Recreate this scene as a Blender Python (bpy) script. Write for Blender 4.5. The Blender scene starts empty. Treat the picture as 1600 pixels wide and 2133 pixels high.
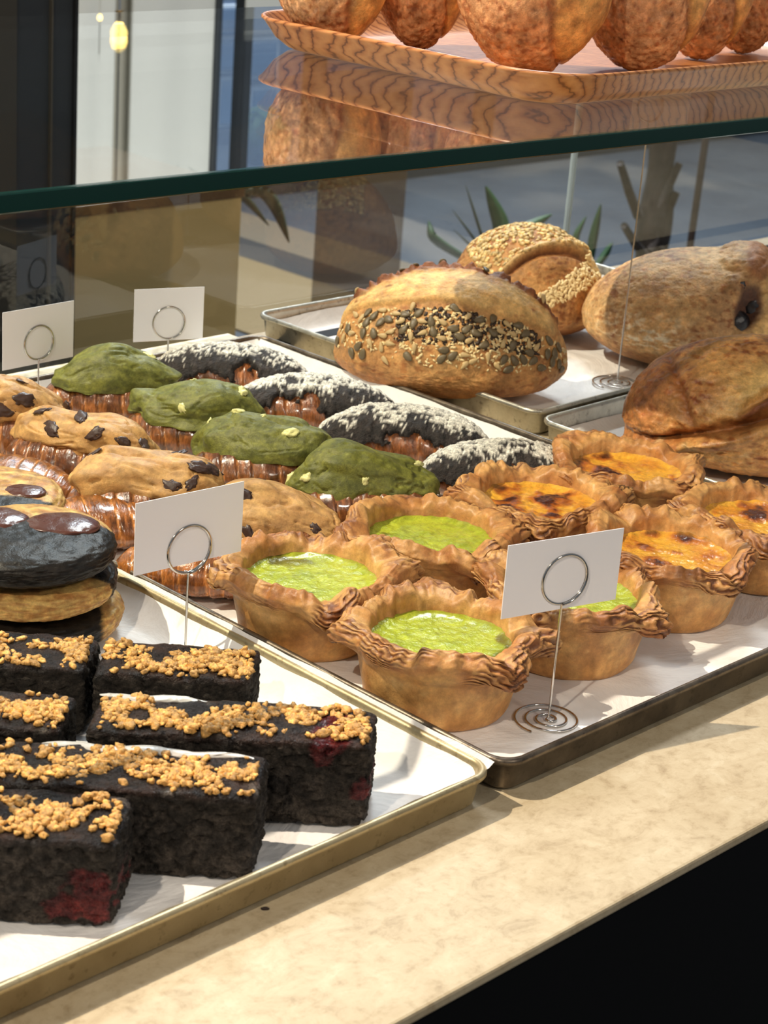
import bpy, bmesh, math, random
import numpy as np
from mathutils import Vector, Matrix

# ------------------------------------------------------------------ camera
SC = bpy.context.scene
COL = SC.collection
Q = np.array([[0.70764037, -0.70293294, 0.0716268],      # world axes (columns) seen from the camera
              [0.20410049, 0.30040667, 0.93171821],
              [-0.67645259, -0.64470235, 0.35604885]])
RW = Q.T
CAM = np.array([0.0, 0.0, 0.5])
FPX = 4025.0
cd = bpy.data.cameras.new('camera'); cam = bpy.data.objects.new('camera', cd); COL.objects.link(cam)
M = Matrix([list(RW[0]), list(RW[1]), list(RW[2])]).to_4x4(); M.translation = Vector(CAM)
cam.matrix_world = M
cd.sensor_fit = 'HORIZONTAL'; cd.sensor_width = 36; cd.lens = FPX / 1600 * 36
cd.clip_start = 0.05; cd.clip_end = 60
cd.dof.use_dof = True; cd.dof.focus_distance = 1.2; cd.dof.aperture_fstop = 32
SC.camera = cam

# ------------------------------------------------------------------ light and exposure
SC.view_settings.view_transform = 'Standard'; SC.view_settings.look = 'None'
SC.view_settings.gamma = 1; SC.view_settings.use_curve_mapping = False
SC.view_settings.exposure = 0.0
w = bpy.data.worlds.new('world'); SC.world = w; w.use_nodes = True
bg = w.node_tree.nodes['Background']; bg.inputs[0].default_value = (0.70, 0.77, 0.86, 1); bg.inputs[1].default_value = 0.22

def lamp(kind, name, loc, target, power, color, size=0.1, spot=None):
    d = bpy.data.lights.new(name, kind); d.energy = power; d.color = color
    if kind == 'AREA': d.shape = 'DISK'; d.size = size
    else: d.shadow_soft_size = size
    if spot: d.spot_size = spot; d.spot_blend = 0.4
    o = bpy.data.objects.new(name, d); COL.objects.link(o); o.location = loc
    o.rotation_euler = (Vector(target) - Vector(loc)).to_track_quat('-Z', 'Y').to_euler()
    return o
WARM = (1.0, 0.86, 0.68)
lamp('SPOT', 'track_spot', (-0.25, 1.70, 2.05), (0.75, 0.75, 0), 310, WARM, 0.014, math.radians(60))
lamp('SPOT', 'track_spot', (-0.95, 0.15, 1.75), (0.75, 0.85, 0), 78, WARM, 0.022, math.radians(60))
lamp('AREA', 'front_fill', (0.6, -1.9, 1.9), (0.95, 0.9, 0), 16, (1.0, 0.90, 0.76), 0.5)  # added soft fill behind the camera, brightens loaf and card fronts
lamp('AREA', 'curtain_fill', (3.2, 2.9, 4.2), (3.9, 4.6, 0.0), 260, (0.92, 0.96, 1.0), 1.6)  # added lamp high inside the room, brightens the cream panels; no window here
lamp('AREA', 'outdoor_daylight', (5.2, 5.2, 4.6), (5.2, 5.8, 0.0), 420, (0.85, 0.93, 1.0), 0.8)

# ------------------------------------------------------------------ helpers
def P(px, py, z):
    d = RW @ np.array([px - 800, -(py - 1066.5), -FPX]); t = (z - CAM[2]) / d[2]; return CAM + t * d
def PY(px, py, Y):
    d = RW @ np.array([px - 800, -(py - 1066.5), -FPX]); return CAM + (Y / d[1]) * d

rs = np.random.RandomState(7)
perm = rs.permutation(256); perm = np.concatenate([perm, perm, perm])
grad = rs.normal(size=(256, 3)); grad /= np.linalg.norm(grad, axis=1)[:, None]
def perlin(p):
    p = np.asarray(p, float); i = np.floor(p).astype(int); f = p - i; u = f * f * f * (f * (f * 6 - 15) + 10); i &= 255
    out = 0
    for dx in (0, 1):
        for dy in (0, 1):
            for dz in (0, 1):
                h = perm[perm[perm[i[..., 0] + dx] + i[..., 1] + dy] + i[..., 2] + dz]
                g = grad[h]; v = f - np.array([dx, dy, dz])
                wgt = (u[..., 0] if dx else 1 - u[..., 0]) * (u[..., 1] if dy else 1 - u[..., 1]) * (u[..., 2] if dz else 1 - u[..., 2])
                out = out + wgt * (g * v).sum(-1)
    return out * 1.6
def fbm(p, scale, octv=3, seed=0, ridge=False):
    p = np.asarray(p, float) * scale + np.array([seed * 17.3 + 40, seed * 7.7 + 60, seed * 3.1 + 50]); a = 1; s = 0; n = 0
    for k in range(octv):
        v = perlin(p)
        if ridge: v = 1 - 2 * np.abs(v)
        s = s + a * v; n += a; a *= 0.5; p = p * 2.03
    return s / n
def ss(a, b, x):
    t = np.clip((x - a) / (b - a), 0, 1); return t * t * (3 - 2 * t)
def srgb(c):
    c = np.asarray(c, float) / 255.0
    return np.where(c <= 0.04045, c / 12.92, ((c + 0.055) / 1.055) ** 2.4)
def mixc(a, b, t):
    t = np.asarray(t)[..., None]; return np.asarray(a) * (1 - t) + np.asarray(b) * t

def tag(o, label=None, cat=None, group=None, kind=None):
    if label: o['label'] = label
    if cat: o['category'] = cat
    if group: o['group'] = group
    if kind: o['kind'] = kind
    return o
def thing(name, label, cat, loc=(0, 0, 0), rz=0, group=None):
    o = bpy.data.objects.new(name, None); COL.objects.link(o); o.location = loc; o.rotation_euler = (0, 0, rz)
    o.empty_display_size = 0.02
    return tag(o, label, cat, group)
def link(name, me, mat, parent=None, smooth=True, loc=None, rz=0):
    o = bpy.data.objects.new(name, me); COL.objects.link(o)
    if mat and not me.materials: me.materials.append(mat)
    if parent: o.parent = parent
    if loc is not None: o.location = loc
    if rz: o.rotation_euler = (0, 0, rz)
    if smooth and len(me.polygons): me.polygons.foreach_set('use_smooth', np.ones(len(me.polygons), bool))
    return o
def mesh(name, V, F, col=None):
    """V (n,3); F (m,k) array or list; col (n,3|4) sRGB 0-255 with optional roughness as 4th value"""
    me = bpy.data.meshes.new(name); V = np.asarray(V, np.float32)
    if isinstance(F, np.ndarray):
        k = F.shape[1]; me.vertices.add(len(V)); me.vertices.foreach_set('co', V.ravel())
        me.loops.add(F.size); me.loops.foreach_set('vertex_index', F.ravel().astype(np.int32))
        me.polygons.add(len(F)); me.polygons.foreach_set('loop_start', np.arange(0, F.size, k, dtype=np.int32))
        me.polygons.foreach_set('loop_total', np.full(len(F), k, np.int32)); me.update(calc_edges=True)
    else:
        me.from_pydata([tuple(map(float, v)) for v in V], [], F)
    if col is not None:
        c = np.ones((len(V), 4), np.float32); lin = srgb(np.clip(col[:, :3], 0, 255)); lum = lin @ np.array([.3, .6, .1]); c[:, :3] = (lin * .94 + lum[:, None] * .06) * np.array([1, .99, .86])
        c[:, 3] = col[:, 3] if col.shape[1] > 3 else 0.5
        a = me.color_attributes.new('Col', 'FLOAT_COLOR', 'POINT'); a.data.foreach_set('color', c.ravel())
    return me
def grid_faces(nu, nv, wu=False, wv=False):
    a = np.arange(nu if wu else nu - 1); b = np.arange(nv if wv else nv - 1)
    A, B = np.meshgrid(a, b, indexing='ij'); A2 = (A + 1) % nu; B2 = (B + 1) % nv
    return np.stack([A * nv + B, A2 * nv + B, A2 * nv + B2, A * nv + B2], -1).reshape(-1, 4)
_ico = {}
def ico(l):
    if l not in _ico:
        bm = bmesh.new(); bmesh.ops.create_icosphere(bm, subdivisions=l, radius=1)
        V = np.array([v.co[:] for v in bm.verts]); F = np.array([[v.index for v in f.verts] for f in bm.faces]); bm.free()
        V /= np.linalg.norm(V, axis=1)[:, None]; _ico[l] = (V, F)
    return _ico[l]
def box(name, x0, x1, y0, y1, z0, z1, mat, parent=None, bev=0.0, loc=None, rz=0):
    bm = bmesh.new(); bmesh.ops.create_cube(bm, size=1)
    for v in bm.verts: v.co = ((x0 + x1) / 2 + v.co.x * (x1 - x0), (y0 + y1) / 2 + v.co.y * (y1 - y0), (z0 + z1) / 2 + v.co.z * (z1 - z0))
    if bev: bmesh.ops.bevel(bm, geom=bm.edges[:], offset=bev, segments=2, affect='EDGES', profile=0.5)
    me = bpy.data.meshes.new(name); bm.to_mesh(me); bm.free()
    return link(name, me, mat, parent, smooth=False, loc=loc, rz=rz)
def tube_vf(pts, r, n=8, taper=None):
    pts = np.asarray(pts, float); T = np.gradient(pts, axis=0); T /= np.linalg.norm(T, axis=1)[:, None] + 1e-12
    up = np.array([0, 0, 1.0]) if abs(T[0][2]) < 0.9 else np.array([1.0, 0, 0])
    N = np.cross(T[0], up); N /= np.linalg.norm(N); V = []
    for i in range(len(pts)):
        N = N - T[i] * (N @ T[i]); N /= np.linalg.norm(N); B = np.cross(T[i], N)
        rr = r * (taper[i] if taper is not None else 1)
        for k in range(n):
            a = 2 * math.pi * k / n; V.append(pts[i] + rr * (math.cos(a) * N + math.sin(a) * B))
    F = grid_faces(len(pts), n, False, True)
    m = len(pts)
    V.append(pts[0]); V.append(pts[-1]); c0, c1 = m * n, m * n + 1
    caps = np.array([[c0, (k + 1) % n, k, k] for k in range(n)] + [[c1, (m - 1) * n + k, (m - 1) * n + (k + 1) % n, (m - 1) * n + (k + 1) % n] for k in range(n)])
    return np.array(V), [tuple(f) for f in F] + [tuple(dict.fromkeys(f)) for f in caps.tolist()]
def tube(name, pts, r, mat, parent=None, n=8, taper=None, loc=None):
    V, F = tube_vf(pts, r, n, taper); return link(name, mesh(name, V, F), mat, parent, loc=loc)
def join_vf(parts):
    V = []; F = []; o = 0
    for v, f in parts:
        V.append(v); F += [tuple(int(i) + o for i in ff) for ff in f]; o += len(v)
    return np.concatenate(V), F
def rrect(x0, x1, y0, y1, r, z, n=8):
    r = max(r, 1e-4); pts = []
    for cx, cy, a0 in ((x1 - r, y1 - r, 0), (x0 + r, y1 - r, 90), (x0 + r, y0 + r, 180), (x1 - r, y0 + r, 270)):
        for k in range(n + 1):
            a = math.radians(a0 + 90 * k / n); pts.append((cx + r * math.cos(a), cy + r * math.sin(a), z))
    return np.array(pts)
def loft(rings, cap0=True, cap1=False):
    n = len(rings[0]); V = np.concatenate(rings); F = [tuple(f) for f in grid_faces(len(rings), n, False, True)]
    if cap0: F.append(tuple(range(n - 1, -1, -1)))
    if cap1: F.append(tuple(range((len(rings) - 1) * n, len(rings) * n)))
    return V, F

# ------------------------------------------------------------------ materials
MATS = {}
class NT:
    def __init__(s, name):
        s.m = bpy.data.materials.new(name); s.m.use_nodes = True; s.t = s.m.node_tree; s.b = s.t.nodes['Principled BSDF']; MATS[name] = s.m
    def n(s, typ, **kw):
        nd = s.t.nodes.new(typ)
        for k, v in kw.items():
            if k[0] == '_': nd.inputs[k[1:].replace('_', ' ')].default_value = v
            else: setattr(nd, k, v)
        return nd
    def l(s, a, b): s.t.links.new(a, b)
    def coord(s, scale=(1, 1, 1)):
        tc = s.n('ShaderNodeTexCoord'); mp = s.n('ShaderNodeMapping'); mp.inputs['Scale'].default_value = scale
        s.l(tc.outputs['Object'], mp.inputs['Vector']); return mp.outputs['Vector']
    def noise(s, scale, detail=4, rough=.55, sc=(1, 1, 1), dist=0):
        nd = s.n('ShaderNodeTexNoise'); nd.inputs['Scale'].default_value = scale; nd.inputs['Detail'].default_value = detail
        nd.inputs['Roughness'].default_value = rough; nd.inputs['Distortion'].default_value = dist
        s.l(s.coord(sc), nd.inputs['Vector']); return nd.outputs['Fac']
    def ramp(s, fac, stops):
        r = s.n('ShaderNodeValToRGB'); e = r.color_ramp.elements
        while len(e) < len(stops): e.new(0.5)
        for i, (p, c) in enumerate(stops):
            e[i].position = p; e[i].color = (*srgb(c), 1) if len(c) == 3 else c
        s.l(fac, r.inputs['Fac']); return r.outputs['Color']
    def mix(s, a, b, fac, mode='MIX'):
        m = s.n('ShaderNodeMix', data_type='RGBA', blend_type=mode)
        for i, v in ((6, a), (7, b)):
            if isinstance(v, tuple): m.inputs[i].default_value = (*srgb(v), 1)
            else: s.l(v, m.inputs[i])
        if isinstance(fac, float): m.inputs[0].default_value = fac
        else: s.l(fac, m.inputs[0])
        return m.outputs[2]
    def bump(s, h, strength, dist, prev=None):
        b = s.n('ShaderNodeBump'); b.inputs['Strength'].default_value = strength; b.inputs['Distance'].default_value = dist
        s.l(h, b.inputs['Height'])
        if prev: s.l(prev, b.inputs['Normal'])
        return b.outputs['Normal']
    def set(s, **kw):
        for k, v in kw.items():
            k = k.replace('_', ' ')
            if hasattr(v, 'is_linked') or isinstance(v, bpy.types.NodeSocket): s.l(v, s.b.inputs[k])
            else: s.b.inputs[k].default_value = (*srgb(v), 1) if isinstance(v, tuple) and len(v) == 3 and 'Radius' not in k else v
        return s.m
def food(name, b1=(250, .5, .0012), b2=(900, .4, .0004), sss=0.0, var=0.25, varscale=180, coat=0.0, stretch=(1, 1, 1), spec=.5):
    t = NT(name); a = t.n('ShaderNodeAttribute', attribute_name='Col')
    v = t.noise(varscale, 8, .72, stretch)
    c = t.mix(a.outputs['Color'], t.ramp(v, [(.3, (int(188 - 255 * var * .9),) * 3), (.5, (188,) * 3), (.72, (min(255, int(188 + 230 * var)),) * 3)]), 1.0, 'MULTIPLY')
    c = t.mix(c, (255, 255, 255), 0.0)
    g = t.n('ShaderNodeVectorMath', operation='SCALE'); g.inputs['Scale'].default_value = 2.0; t.l(c, g.inputs[0])
    n1 = t.bump(t.noise(b1[0], 4, .6, stretch), b1[1], b1[2]); n2 = t.bump(t.noise(b2[0], 3, .6, stretch), b2[1], b2[2], n1)
    t.set(Base_Color=g.outputs[0], Roughness=a.outputs['Alpha'], Normal=n2, Coat_Weight=coat, Coat_Roughness=.12, Specular_IOR_Level=spec)
    if sss: t.set(Subsurface_Weight=sss, Subsurface_Scale=.004, Subsurface_Radius=(1.0, .5, .25))
    return t.m
M_crust = food('bread crust', (110, .45, .0018), (600, .6, .0009), var=.20, varscale=110)
M_bun = food('bun crust', (200, .6, .0016), (900, .6, .0006), var=.25, varscale=90, coat=.15)
M_crois = food('croissant', (240, .7, .0013), (700, .5, .0005), var=.35, varscale=260, coat=.8, stretch=(1.5, .5, .5))
M_dough = food('cookie dough', (130, .35, .0016), (800, .5, .0004), var=.16, varscale=120, sss=.08)
M_matcha = food('matcha dough', (90, .3, .0014), (900, .6, .0005), var=.18, varscale=300)
M_char = food('cocoa crust', (300, 1.0, .0026), (800, .8, .0008), var=.4, varscale=350)
M_tart = food('puff pastry', (230, .35, .0010), (1000, .4, .0004), var=.13, varscale=150)
M_curd = food('set filling', (170, .7, .0020), (600, .45, .0006), sss=.12, var=.12, varscale=160, coat=.35)
M_brown = food('chocolate loaf', (330, 1.0, .0034), (900, .9, .0010), var=.5, varscale=420, spec=.22)
M_crumb = food('crumble', (700, .9, .0012), (1500, .5, .0003), sss=.05, var=.35, varscale=400)
M_cookie = food('cookie', (150, .4, .0014), (700, .5, .0005), var=.2, varscale=150, spec=.2)
def plain(name, rgb, rough=.5, metal=0.0, bump=None, **kw):
    t = NT(name); t.set(Base_Color=rgb, Roughness=rough, Metallic=metal, **kw)
    if bump: t.set(Normal=t.bump(t.noise(bump[0], 4), bump[1], bump[2]))
    return t.m
M_choc = plain('dark chocolate', (66, 46, 38), .42, bump=(300, .4, .001))
M_wchoc = plain('white chocolate', (226, 222, 150), .4, bump=(300, .3, .001))
M_olive = plain('olive', (32, 28, 30), .3, bump=(300, .5, .001))
M_card = plain('card', (253, 251, 255), .35, bump=(60, .15, .0008))
M_wire = plain('wire', (200, 196, 190), .12, 1.0)
M_icing = plain('icing', (190, 186, 180), .3, bump=(200, .4, .001))
M_pump = plain('pumpkin seed', (106, 92, 66), .45, bump=(400, .4, .0006))
M_sun = plain('sunflower seed', (196, 168, 118), .5, bump=(400, .4, .0006))
M_sesame = plain('sesame seed', (238, 214, 160), .45)
M_oat = food('oats', (400, .5, .0008), (900, .4, .0003), var=.25, varscale=300)
def mk_counter():
    t = NT('stone worktop'); f = t.noise(48, 9, .72, (1, 1.5, 1), .6); f2 = t.noise(6, 6, .6); f3 = t.noise(150, 5, .7)
    c = t.ramp(f, [(.28, (170, 152, 122)), (.45, (196, 180, 150)), (.6, (205, 191, 162)), (.75, (213, 202, 177))])
    c = t.mix(c, t.ramp(f2, [(.35, (214, 205, 190)), (.65, (255, 255, 255))]), .6, 'MULTIPLY')
    c = t.mix(c, t.ramp(f3, [(.32, (214, 204, 190)), (.5, (255, 255, 255))]), .5, 'MULTIPLY')
    return t.set(Base_Color=c, Roughness=.55, Specular_IOR_Level=.35)
M_counter = mk_counter()
M_black = plain('black panel', (7, 7, 8), .6, Specular_IOR_Level=.15)
def mk_metal(name, a, b, rust, rough):
    t = NT(name); f = t.noise(45, 7, .7); g = t.noise(160, 6, .7, (1, 1, 1))
    c = t.mix(t.ramp(f, [(.35, a), (.65, b)]), rust, t.ramp(g, [(.56, (0, 0, 0)), (.66, (190, 190, 190))]))
    r = t.n('ShaderNodeMapRange'); r.inputs['To Min'].default_value = rough - .1; r.inputs['To Max'].default_value = rough + .15; t.l(f, r.inputs['Value'])
    return t.set(Base_Color=c, Metallic=.75, Roughness=r.outputs[0], Normal=t.bump(g, .3, .0006))
M_trayA = mk_metal('pale aluminium', (178, 162, 126), (196, 182, 148), (120, 98, 62), .42)
M_trayB = mk_metal('aged aluminium', (92, 82, 72), (138, 126, 110), (40, 30, 24), .34)
M_trayC = mk_metal('worn aluminium', (190, 186, 172), (220, 216, 202), (70, 52, 34), .3)
def mk_paper():
    t = NT('parchment'); f = t.noise(14, 5, .6)
    c = t.ramp(f, [(.35, (228, 224, 220)), (.65, (244, 242, 240))])
    return t.set(Base_Color=c, Roughness=.6, Normal=t.bump(t.noise(9, 6, .6, dist=1.5), .5, .01), Specular_IOR_Level=.35)
M_paper = mk_paper()
def mk_wood():
    t = NT('tray wood'); wv = t.n('ShaderNodeTexWave', wave_type='BANDS', bands_direction='DIAGONAL'); wv.inputs['Scale'].default_value = 72
    wv.inputs['Distortion'].default_value = 6; wv.inputs['Detail'].default_value = 3; wv.inputs['Detail Scale'].default_value = .9
    t.l(t.coord((1, .55, 1.3)), wv.inputs['Vector'])
    c = t.ramp(wv.outputs['Color'], [(.0, (126, 74, 38)), (.08, (180, 114, 62)), (.45, (196, 132, 76)), (1, (206, 144, 88))])
    c = t.mix(c, t.ramp(t.noise(60, 6, .6, (1, 1, 1)), [(.3, (215, 205, 200)), (.7, (255, 255, 255))]), .8, 'MULTIPLY')
    return t.set(Base_Color=c, Roughness=.38, Coat_Weight=.3, Coat_Roughness=.2, Normal=t.bump(wv.outputs['Fac'], .1, .0006))
M_wood = mk_wood()
def mk_glass(name, base, tint):
    t = NT(name); nt = t.t; nt.nodes.remove(t.b); out = nt.nodes['Material Output']
    tr = t.n('ShaderNodeBsdfTransparent'); tr.inputs[0].default_value = (*tint, 1)
    gl = t.n('ShaderNodeBsdfGlossy'); gl.inputs['Roughness'].default_value = .01; gl.inputs[0].default_value = (1, 1, 1, 1)
    lw = t.n('ShaderNodeLayerWeight'); lw.inputs['Blend'].default_value = .5
    pw = t.n('ShaderNodeMath', operation='POWER'); pw.inputs[1].default_value = 3.6; t.l(lw.outputs['Facing'], pw.inputs[0])
    ma = t.n('ShaderNodeMath', operation='MULTIPLY_ADD'); ma.inputs[1].default_value = .95; ma.inputs[2].default_value = base; t.l(pw.outputs[0], ma.inputs[0])
    mx = t.n('ShaderNodeMixShader'); t.l(ma.outputs[0], mx.inputs[0]); t.l(tr.outputs[0], mx.inputs[1]); t.l(gl.outputs[0], mx.inputs[2]); t.l(mx.outputs[0], out.inputs[0])
    return t.m
M_glass = mk_glass('clear glass', .045, (.96, .985, .97))
M_bglass = mk_glass('rear glass', .04, (.97, .985, .98))
M_edge = plain('green glass edge', (14, 48, 42), .12)
M_seam = plain('polished glass joint', (150, 165, 172), .3)

# ------------------------------------------------------------------ setting
def st(o): return tag(o, kind='structure')
def mk_floor():
    t = NT('dark floor'); f = t.noise(3.0, 6, .6); f2 = t.noise(.9, 3, .5, (1, 1, 1), .8)
    c = t.ramp(f, [(.3, (56, 63, 72)), (.7, (76, 83, 90))])
    c = t.mix(c, (142, 134, 122), t.ramp(f2, [(.56, (0, 0, 0)), (.62, (150, 150, 150))]))
    return t.set(Base_Color=c, Roughness=.6)
st(box('floor', -6, 16, -4, 16, -0.92, -0.90, mk_floor()))
M_tan = plain('tan paving', (134, 114, 78), .7, bump=(30, .4, .01))
M_dk = plain('dark paving', (62, 60, 58), .7)
for k, (pa, pb, m) in enumerate(((250, 691, M_tan), (691.5, 823, M_dk), (823.5, 1010, plain('brown paving', (118, 106, 88), .7)))):
    a, b = P(pa, 600, -.9)[0], P(pb, 600, -.9)[0]
    st(box('trim_%d' % (k + 1), min(a, b), max(a, b), 2.2, 9, -.9, -.894, m))

counter = thing('counter', 'pale beige stone counter with black front under all the trays', 'counter', (0, 0, -.9))
box('worktop', -.6, 2.6, .466, 1.31, .894, .9, M_counter, counter, .0015)
box('front_panel', -.6, 2.6, .4665, .50, 0, .8938, M_black, counter)
box('rear_panel', -.6, 2.6, 1.27, 1.30, 0, .8938, M_black, counter)
box('groove', -.6, 2.6, 1.255, 1.272, .9, .9045, M_black, counter)
marble = NT('marble strip'); marble.set(Base_Color=marble.ramp(marble.noise(25, 6, .6, dist=2), [(.35, (196, 184, 150)), (.5, (232, 224, 198)), (.7, (240, 234, 214))]), Roughness=.3)
box('marble_strip', -.6, 1.15, 1.272, 1.314, .9, .9035, marble.m, counter, .0008)

# glass top and rear panes
gt = thing('glass_shelf', 'clear horizontal glass shelf with dark green front edge above the trays', 'glass shelf', (0, 0, 0))
def yf(x): return .768 - .0345 * (x - .524)
pv = [(-.2, yf(-.2)), (2.4, yf(2.4)), (2.4, 1.312), (-.2, 1.312)]
link('pane', mesh('pane', [(x, y, .300) for x, y in pv] + [(x, y, .290) for x, y in pv], [(0, 1, 2, 3), (7, 6, 5, 4)]), M_glass, gt, smooth=False)
ev = [(x, y + dy, z) for x, y in (pv[0], pv[1]) for dy, z in ((.0008, .3001), (0, .2993), (0, .2907), (.0008, .2899), (.004, .2899), (.004, .3001))]
link('green_edge', mesh('green_edge', ev, [(i, (i + 1) % 6, 6 + (i + 1) % 6, 6 + i) for i in range(6)] + [tuple(range(5, -1, -1)), tuple(range(6, 12))]), M_edge, gt, smooth=False)
sx = PY(1187, 400, 1.31)[0]
for nm, a, b, lb in (('rear_pane', -.2, sx - .002, 'wide clear rear glass pane standing behind the croissants and cards'), ('rear_pane', sx + .002, 2.4, 'clear rear glass pane standing behind the right-hand loaves')):
    o = thing(nm, lb, 'glass pane', (0, 0, 0))
    link('glass', mesh('glass', [(a, 1.309, .0036), (b, 1.309, .0036), (b, 1.309, .289), (a, 1.309, .289)], [(0, 1, 2, 3)]), M_bglass, o, smooth=False)
    e = sx - .0012 if b < sx else sx + .0008
    box('polished_edge', e - .0011, e + .0011, 1.306, 1.312, .0036, .289, M_seam, o)

# ------------------------------------------------------------------ baking trays with parchment
def baking_tray(label, x0, x1, y0, y1, mat, z0=0.0, h=.022, rz=0):
    o = thing('baking_tray', label, 'tray', ((x0 + x1) / 2, (y0 + y1) / 2, z0), rz)
    X, Y = (x1 - x0) / 2, (y1 - y0) / 2
    prof = [(.010, .0012, .006), (.0085, .0016, .008), (.0062, .0035, .010), (.0045, h - .004, .012), (.0042, h - .0015, .0125), (.0030, h, .013), (.0012, h, .014), (0, h - .0012, .015),
            (0, h - .003, .015), (.0008, h - .0044, .0145), (.0026, h - .0046, .013), (.0034, h - .005, .012), (.0052, .003, .011), (.0075, .0004, .009), (.0095, 0, .007)]
    rings = [rrect(-X + i, X - i, -Y + i, Y - i, r, z) for i, z, r in prof]
    n = len(rings[0]); V, F = loft(rings, True, False); F[-1] = tuple(range(n)); F.append(tuple(range(len(V) - 1, len(V) - n - 1, -1)))
    link('pan', mesh('pan', V, F), mat, o)
    # rolled rim tube as its own part
    return o
def parchment(label, x0, x1, y0, y1, seed, lift=(.016, .016, .016, .016), z0=0.0, amp=.0012, rz=0, wid=(.010, .010, .010, .010)):
    nu, nv = 110, 150; U, Vv = np.meshgrid(np.linspace(-1, 1, nu), np.linspace(-1, 1, nv), indexing='ij')
    X, Y = (x1 - x0) / 2, (y1 - y0) / 2; wob = fbm(np.stack([U * 3, Vv * 3, 0 * U], -1), 1, 3, seed)
    x = U * X; y = Vv * Y
    dx0, dx1, dy0, dy1 = x + X, X - x, y + Y, Y - y
    z = .0022 + amp * (1 + wob) + .0012 * np.clip(fbm(np.stack([U * 5, Vv * 7, 0 * U], -1), 1, 2, seed + 3, True), 0, 1)
    lift_ = 0 * x
    for d, l, wd in ((dx0, lift[0], wid[0]), (dx1, lift[1], wid[1]), (dy0, lift[2], wid[2]), (dy1, lift[3], wid[3])):
        lift_ = np.maximum(lift_, l * (1 + .06 * wob) * (1 - np.clip(d / wd, 0, 1)) ** 1.5)
    z = z + lift_; V = np.stack([x, y, z], -1).reshape(-1, 3)
    o = link('parchment_sheet', mesh('parchment_sheet', V, grid_faces(nu, nv)), M_paper, None, loc=((x0 + x1) / 2, (y0 + y1) / 2, z0), rz=rz)
    return tag(o, label, 'paper')
baking_tray('pale aluminium baking tray with brownies and cookies, at the front left', .250, .6955, .566, 1.25, M_trayA)
parchment('bright white parchment sheet beneath the brownies and dark cookies', .2560, .6958, .570, 1.243, 1, (.016, .0200, .0175, .015), wid=(.01, .022, .012, .01))
baking_tray('long dark-edged baking tray holding croissants and tarts', .7005, 1.132, .5655, 1.25, M_trayB)
parchment('greyish parchment sheet beneath the croissants and tarts', .7075, 1.125, .572, 1.243, 2, (.012, .015, .013, .015))
baking_tray('worn baking tray at the back right under the seeded and olive loaves', 1.170, 1.63, .952, 1.302, M_trayC, 0, .024)
parchment('parchment under the seeded, oat and olive loaves', 1.178, 1.62, .959, 1.295, 3, (.004, .012, .017, .012))
baking_tray('worn baking tray on the right under the cracked golden loaf', 1.163, 1.62, .615, .946, M_trayC, 0, .0225)
parchment('parchment under the cracked golden loaf', 1.171, 1.61, .622, .939, 4, (.004, .012, .012, .006))

# ------------------------------------------------------------------ price card holders
def holder(label, clabel, bx, by, ring_z, card, phi, zb=.0035, ringr=.0148, base_r=.0205, group='wire card holders'):
    """card = (s0, s1, z0, z1): extents along the card's direction and height"""
    o = thing('card_holder', label, 'card holder', (bx, by, zb), phi)
    t = np.linspace(0, 1, 150); ang = 2 * math.pi * 3.1 * (1 - t); r = base_r * (1 - t * .93)
    base = np.stack([r * np.cos(ang + 3.0), r * np.sin(ang + 3.0), .0012 + 0 * t], 1)
    tube('spiral_base', base, .0008, M_wire, o)
    rb = ring_z - ringr
    end = base[-1]
    tube('stem', [end, (0, 0, .003), (0, 0, .01), (0, 0, rb * .5), (0, 0, rb - .001), (0, -.0004, rb + .0006)], .00075, M_wire, o)
    a = np.linspace(-.5 * math.pi, 3.5 * math.pi, 90); u = np.linspace(0, 1, 90)
    tube('ring', np.stack([ringr * np.cos(a), -.0011 + .0026 * u, ring_z + ringr * np.sin(a)], 1), .0009, M_wire, o)
    s0, s1, z0, z1 = card
    nx, nz = 14, 8; U, W = np.meshgrid(np.linspace(s0, s1, nx), np.linspace(z0, z1, nz), indexing='ij')
    bend = .0006 * np.sin((U - s0) / (s1 - s0) * math.pi)
    th = .00045; Vf = np.stack([U, bend * 0 - th / 2 + .0002, W], -1).reshape(-1, 3); Vb = Vf + np.array([0, th, 0])
    F = [tuple(f) for f in grid_faces(nx, nz)]; n = nx * nz; F2 = [tuple(n + i for i in f[::-1]) for f in F]
    idx = [i * nz for i in range(nx)] + [(nx - 1) * nz + j for j in range(1, nz)] + [i * nz + nz - 1 for i in range(nx - 2, -1, -1)] + [j for j in range(nz - 2, 0, -1)]
    S = [(idx[k], idx[(k + 1) % len(idx)], n + idx[(k + 1) % len(idx)], n + idx[k]) for k in range(len(idx))]
    c = link('price_card', mesh('price_card', np.concatenate([Vf, Vb]), F + F2 + S), M_card, None, smooth=False, loc=(bx, by, 0), rz=phi)
    tag(c, clabel, 'card')
    return o
R = math.radians
holder('wire card holder with spiral base in front of the lime and custard tarts', 'blank white card clipped in front of the lime tarts', .787, .6085, .088, (-.040, .0375, .0735, .117), R(-15))
holder('wire card holder standing behind the brownies with a tilted card', 'blank white card between the brownies and the cookie-topped croissants', .6726, .7943, .070, (-.0375, .0375, .0645, .1087), R(-5))
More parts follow.
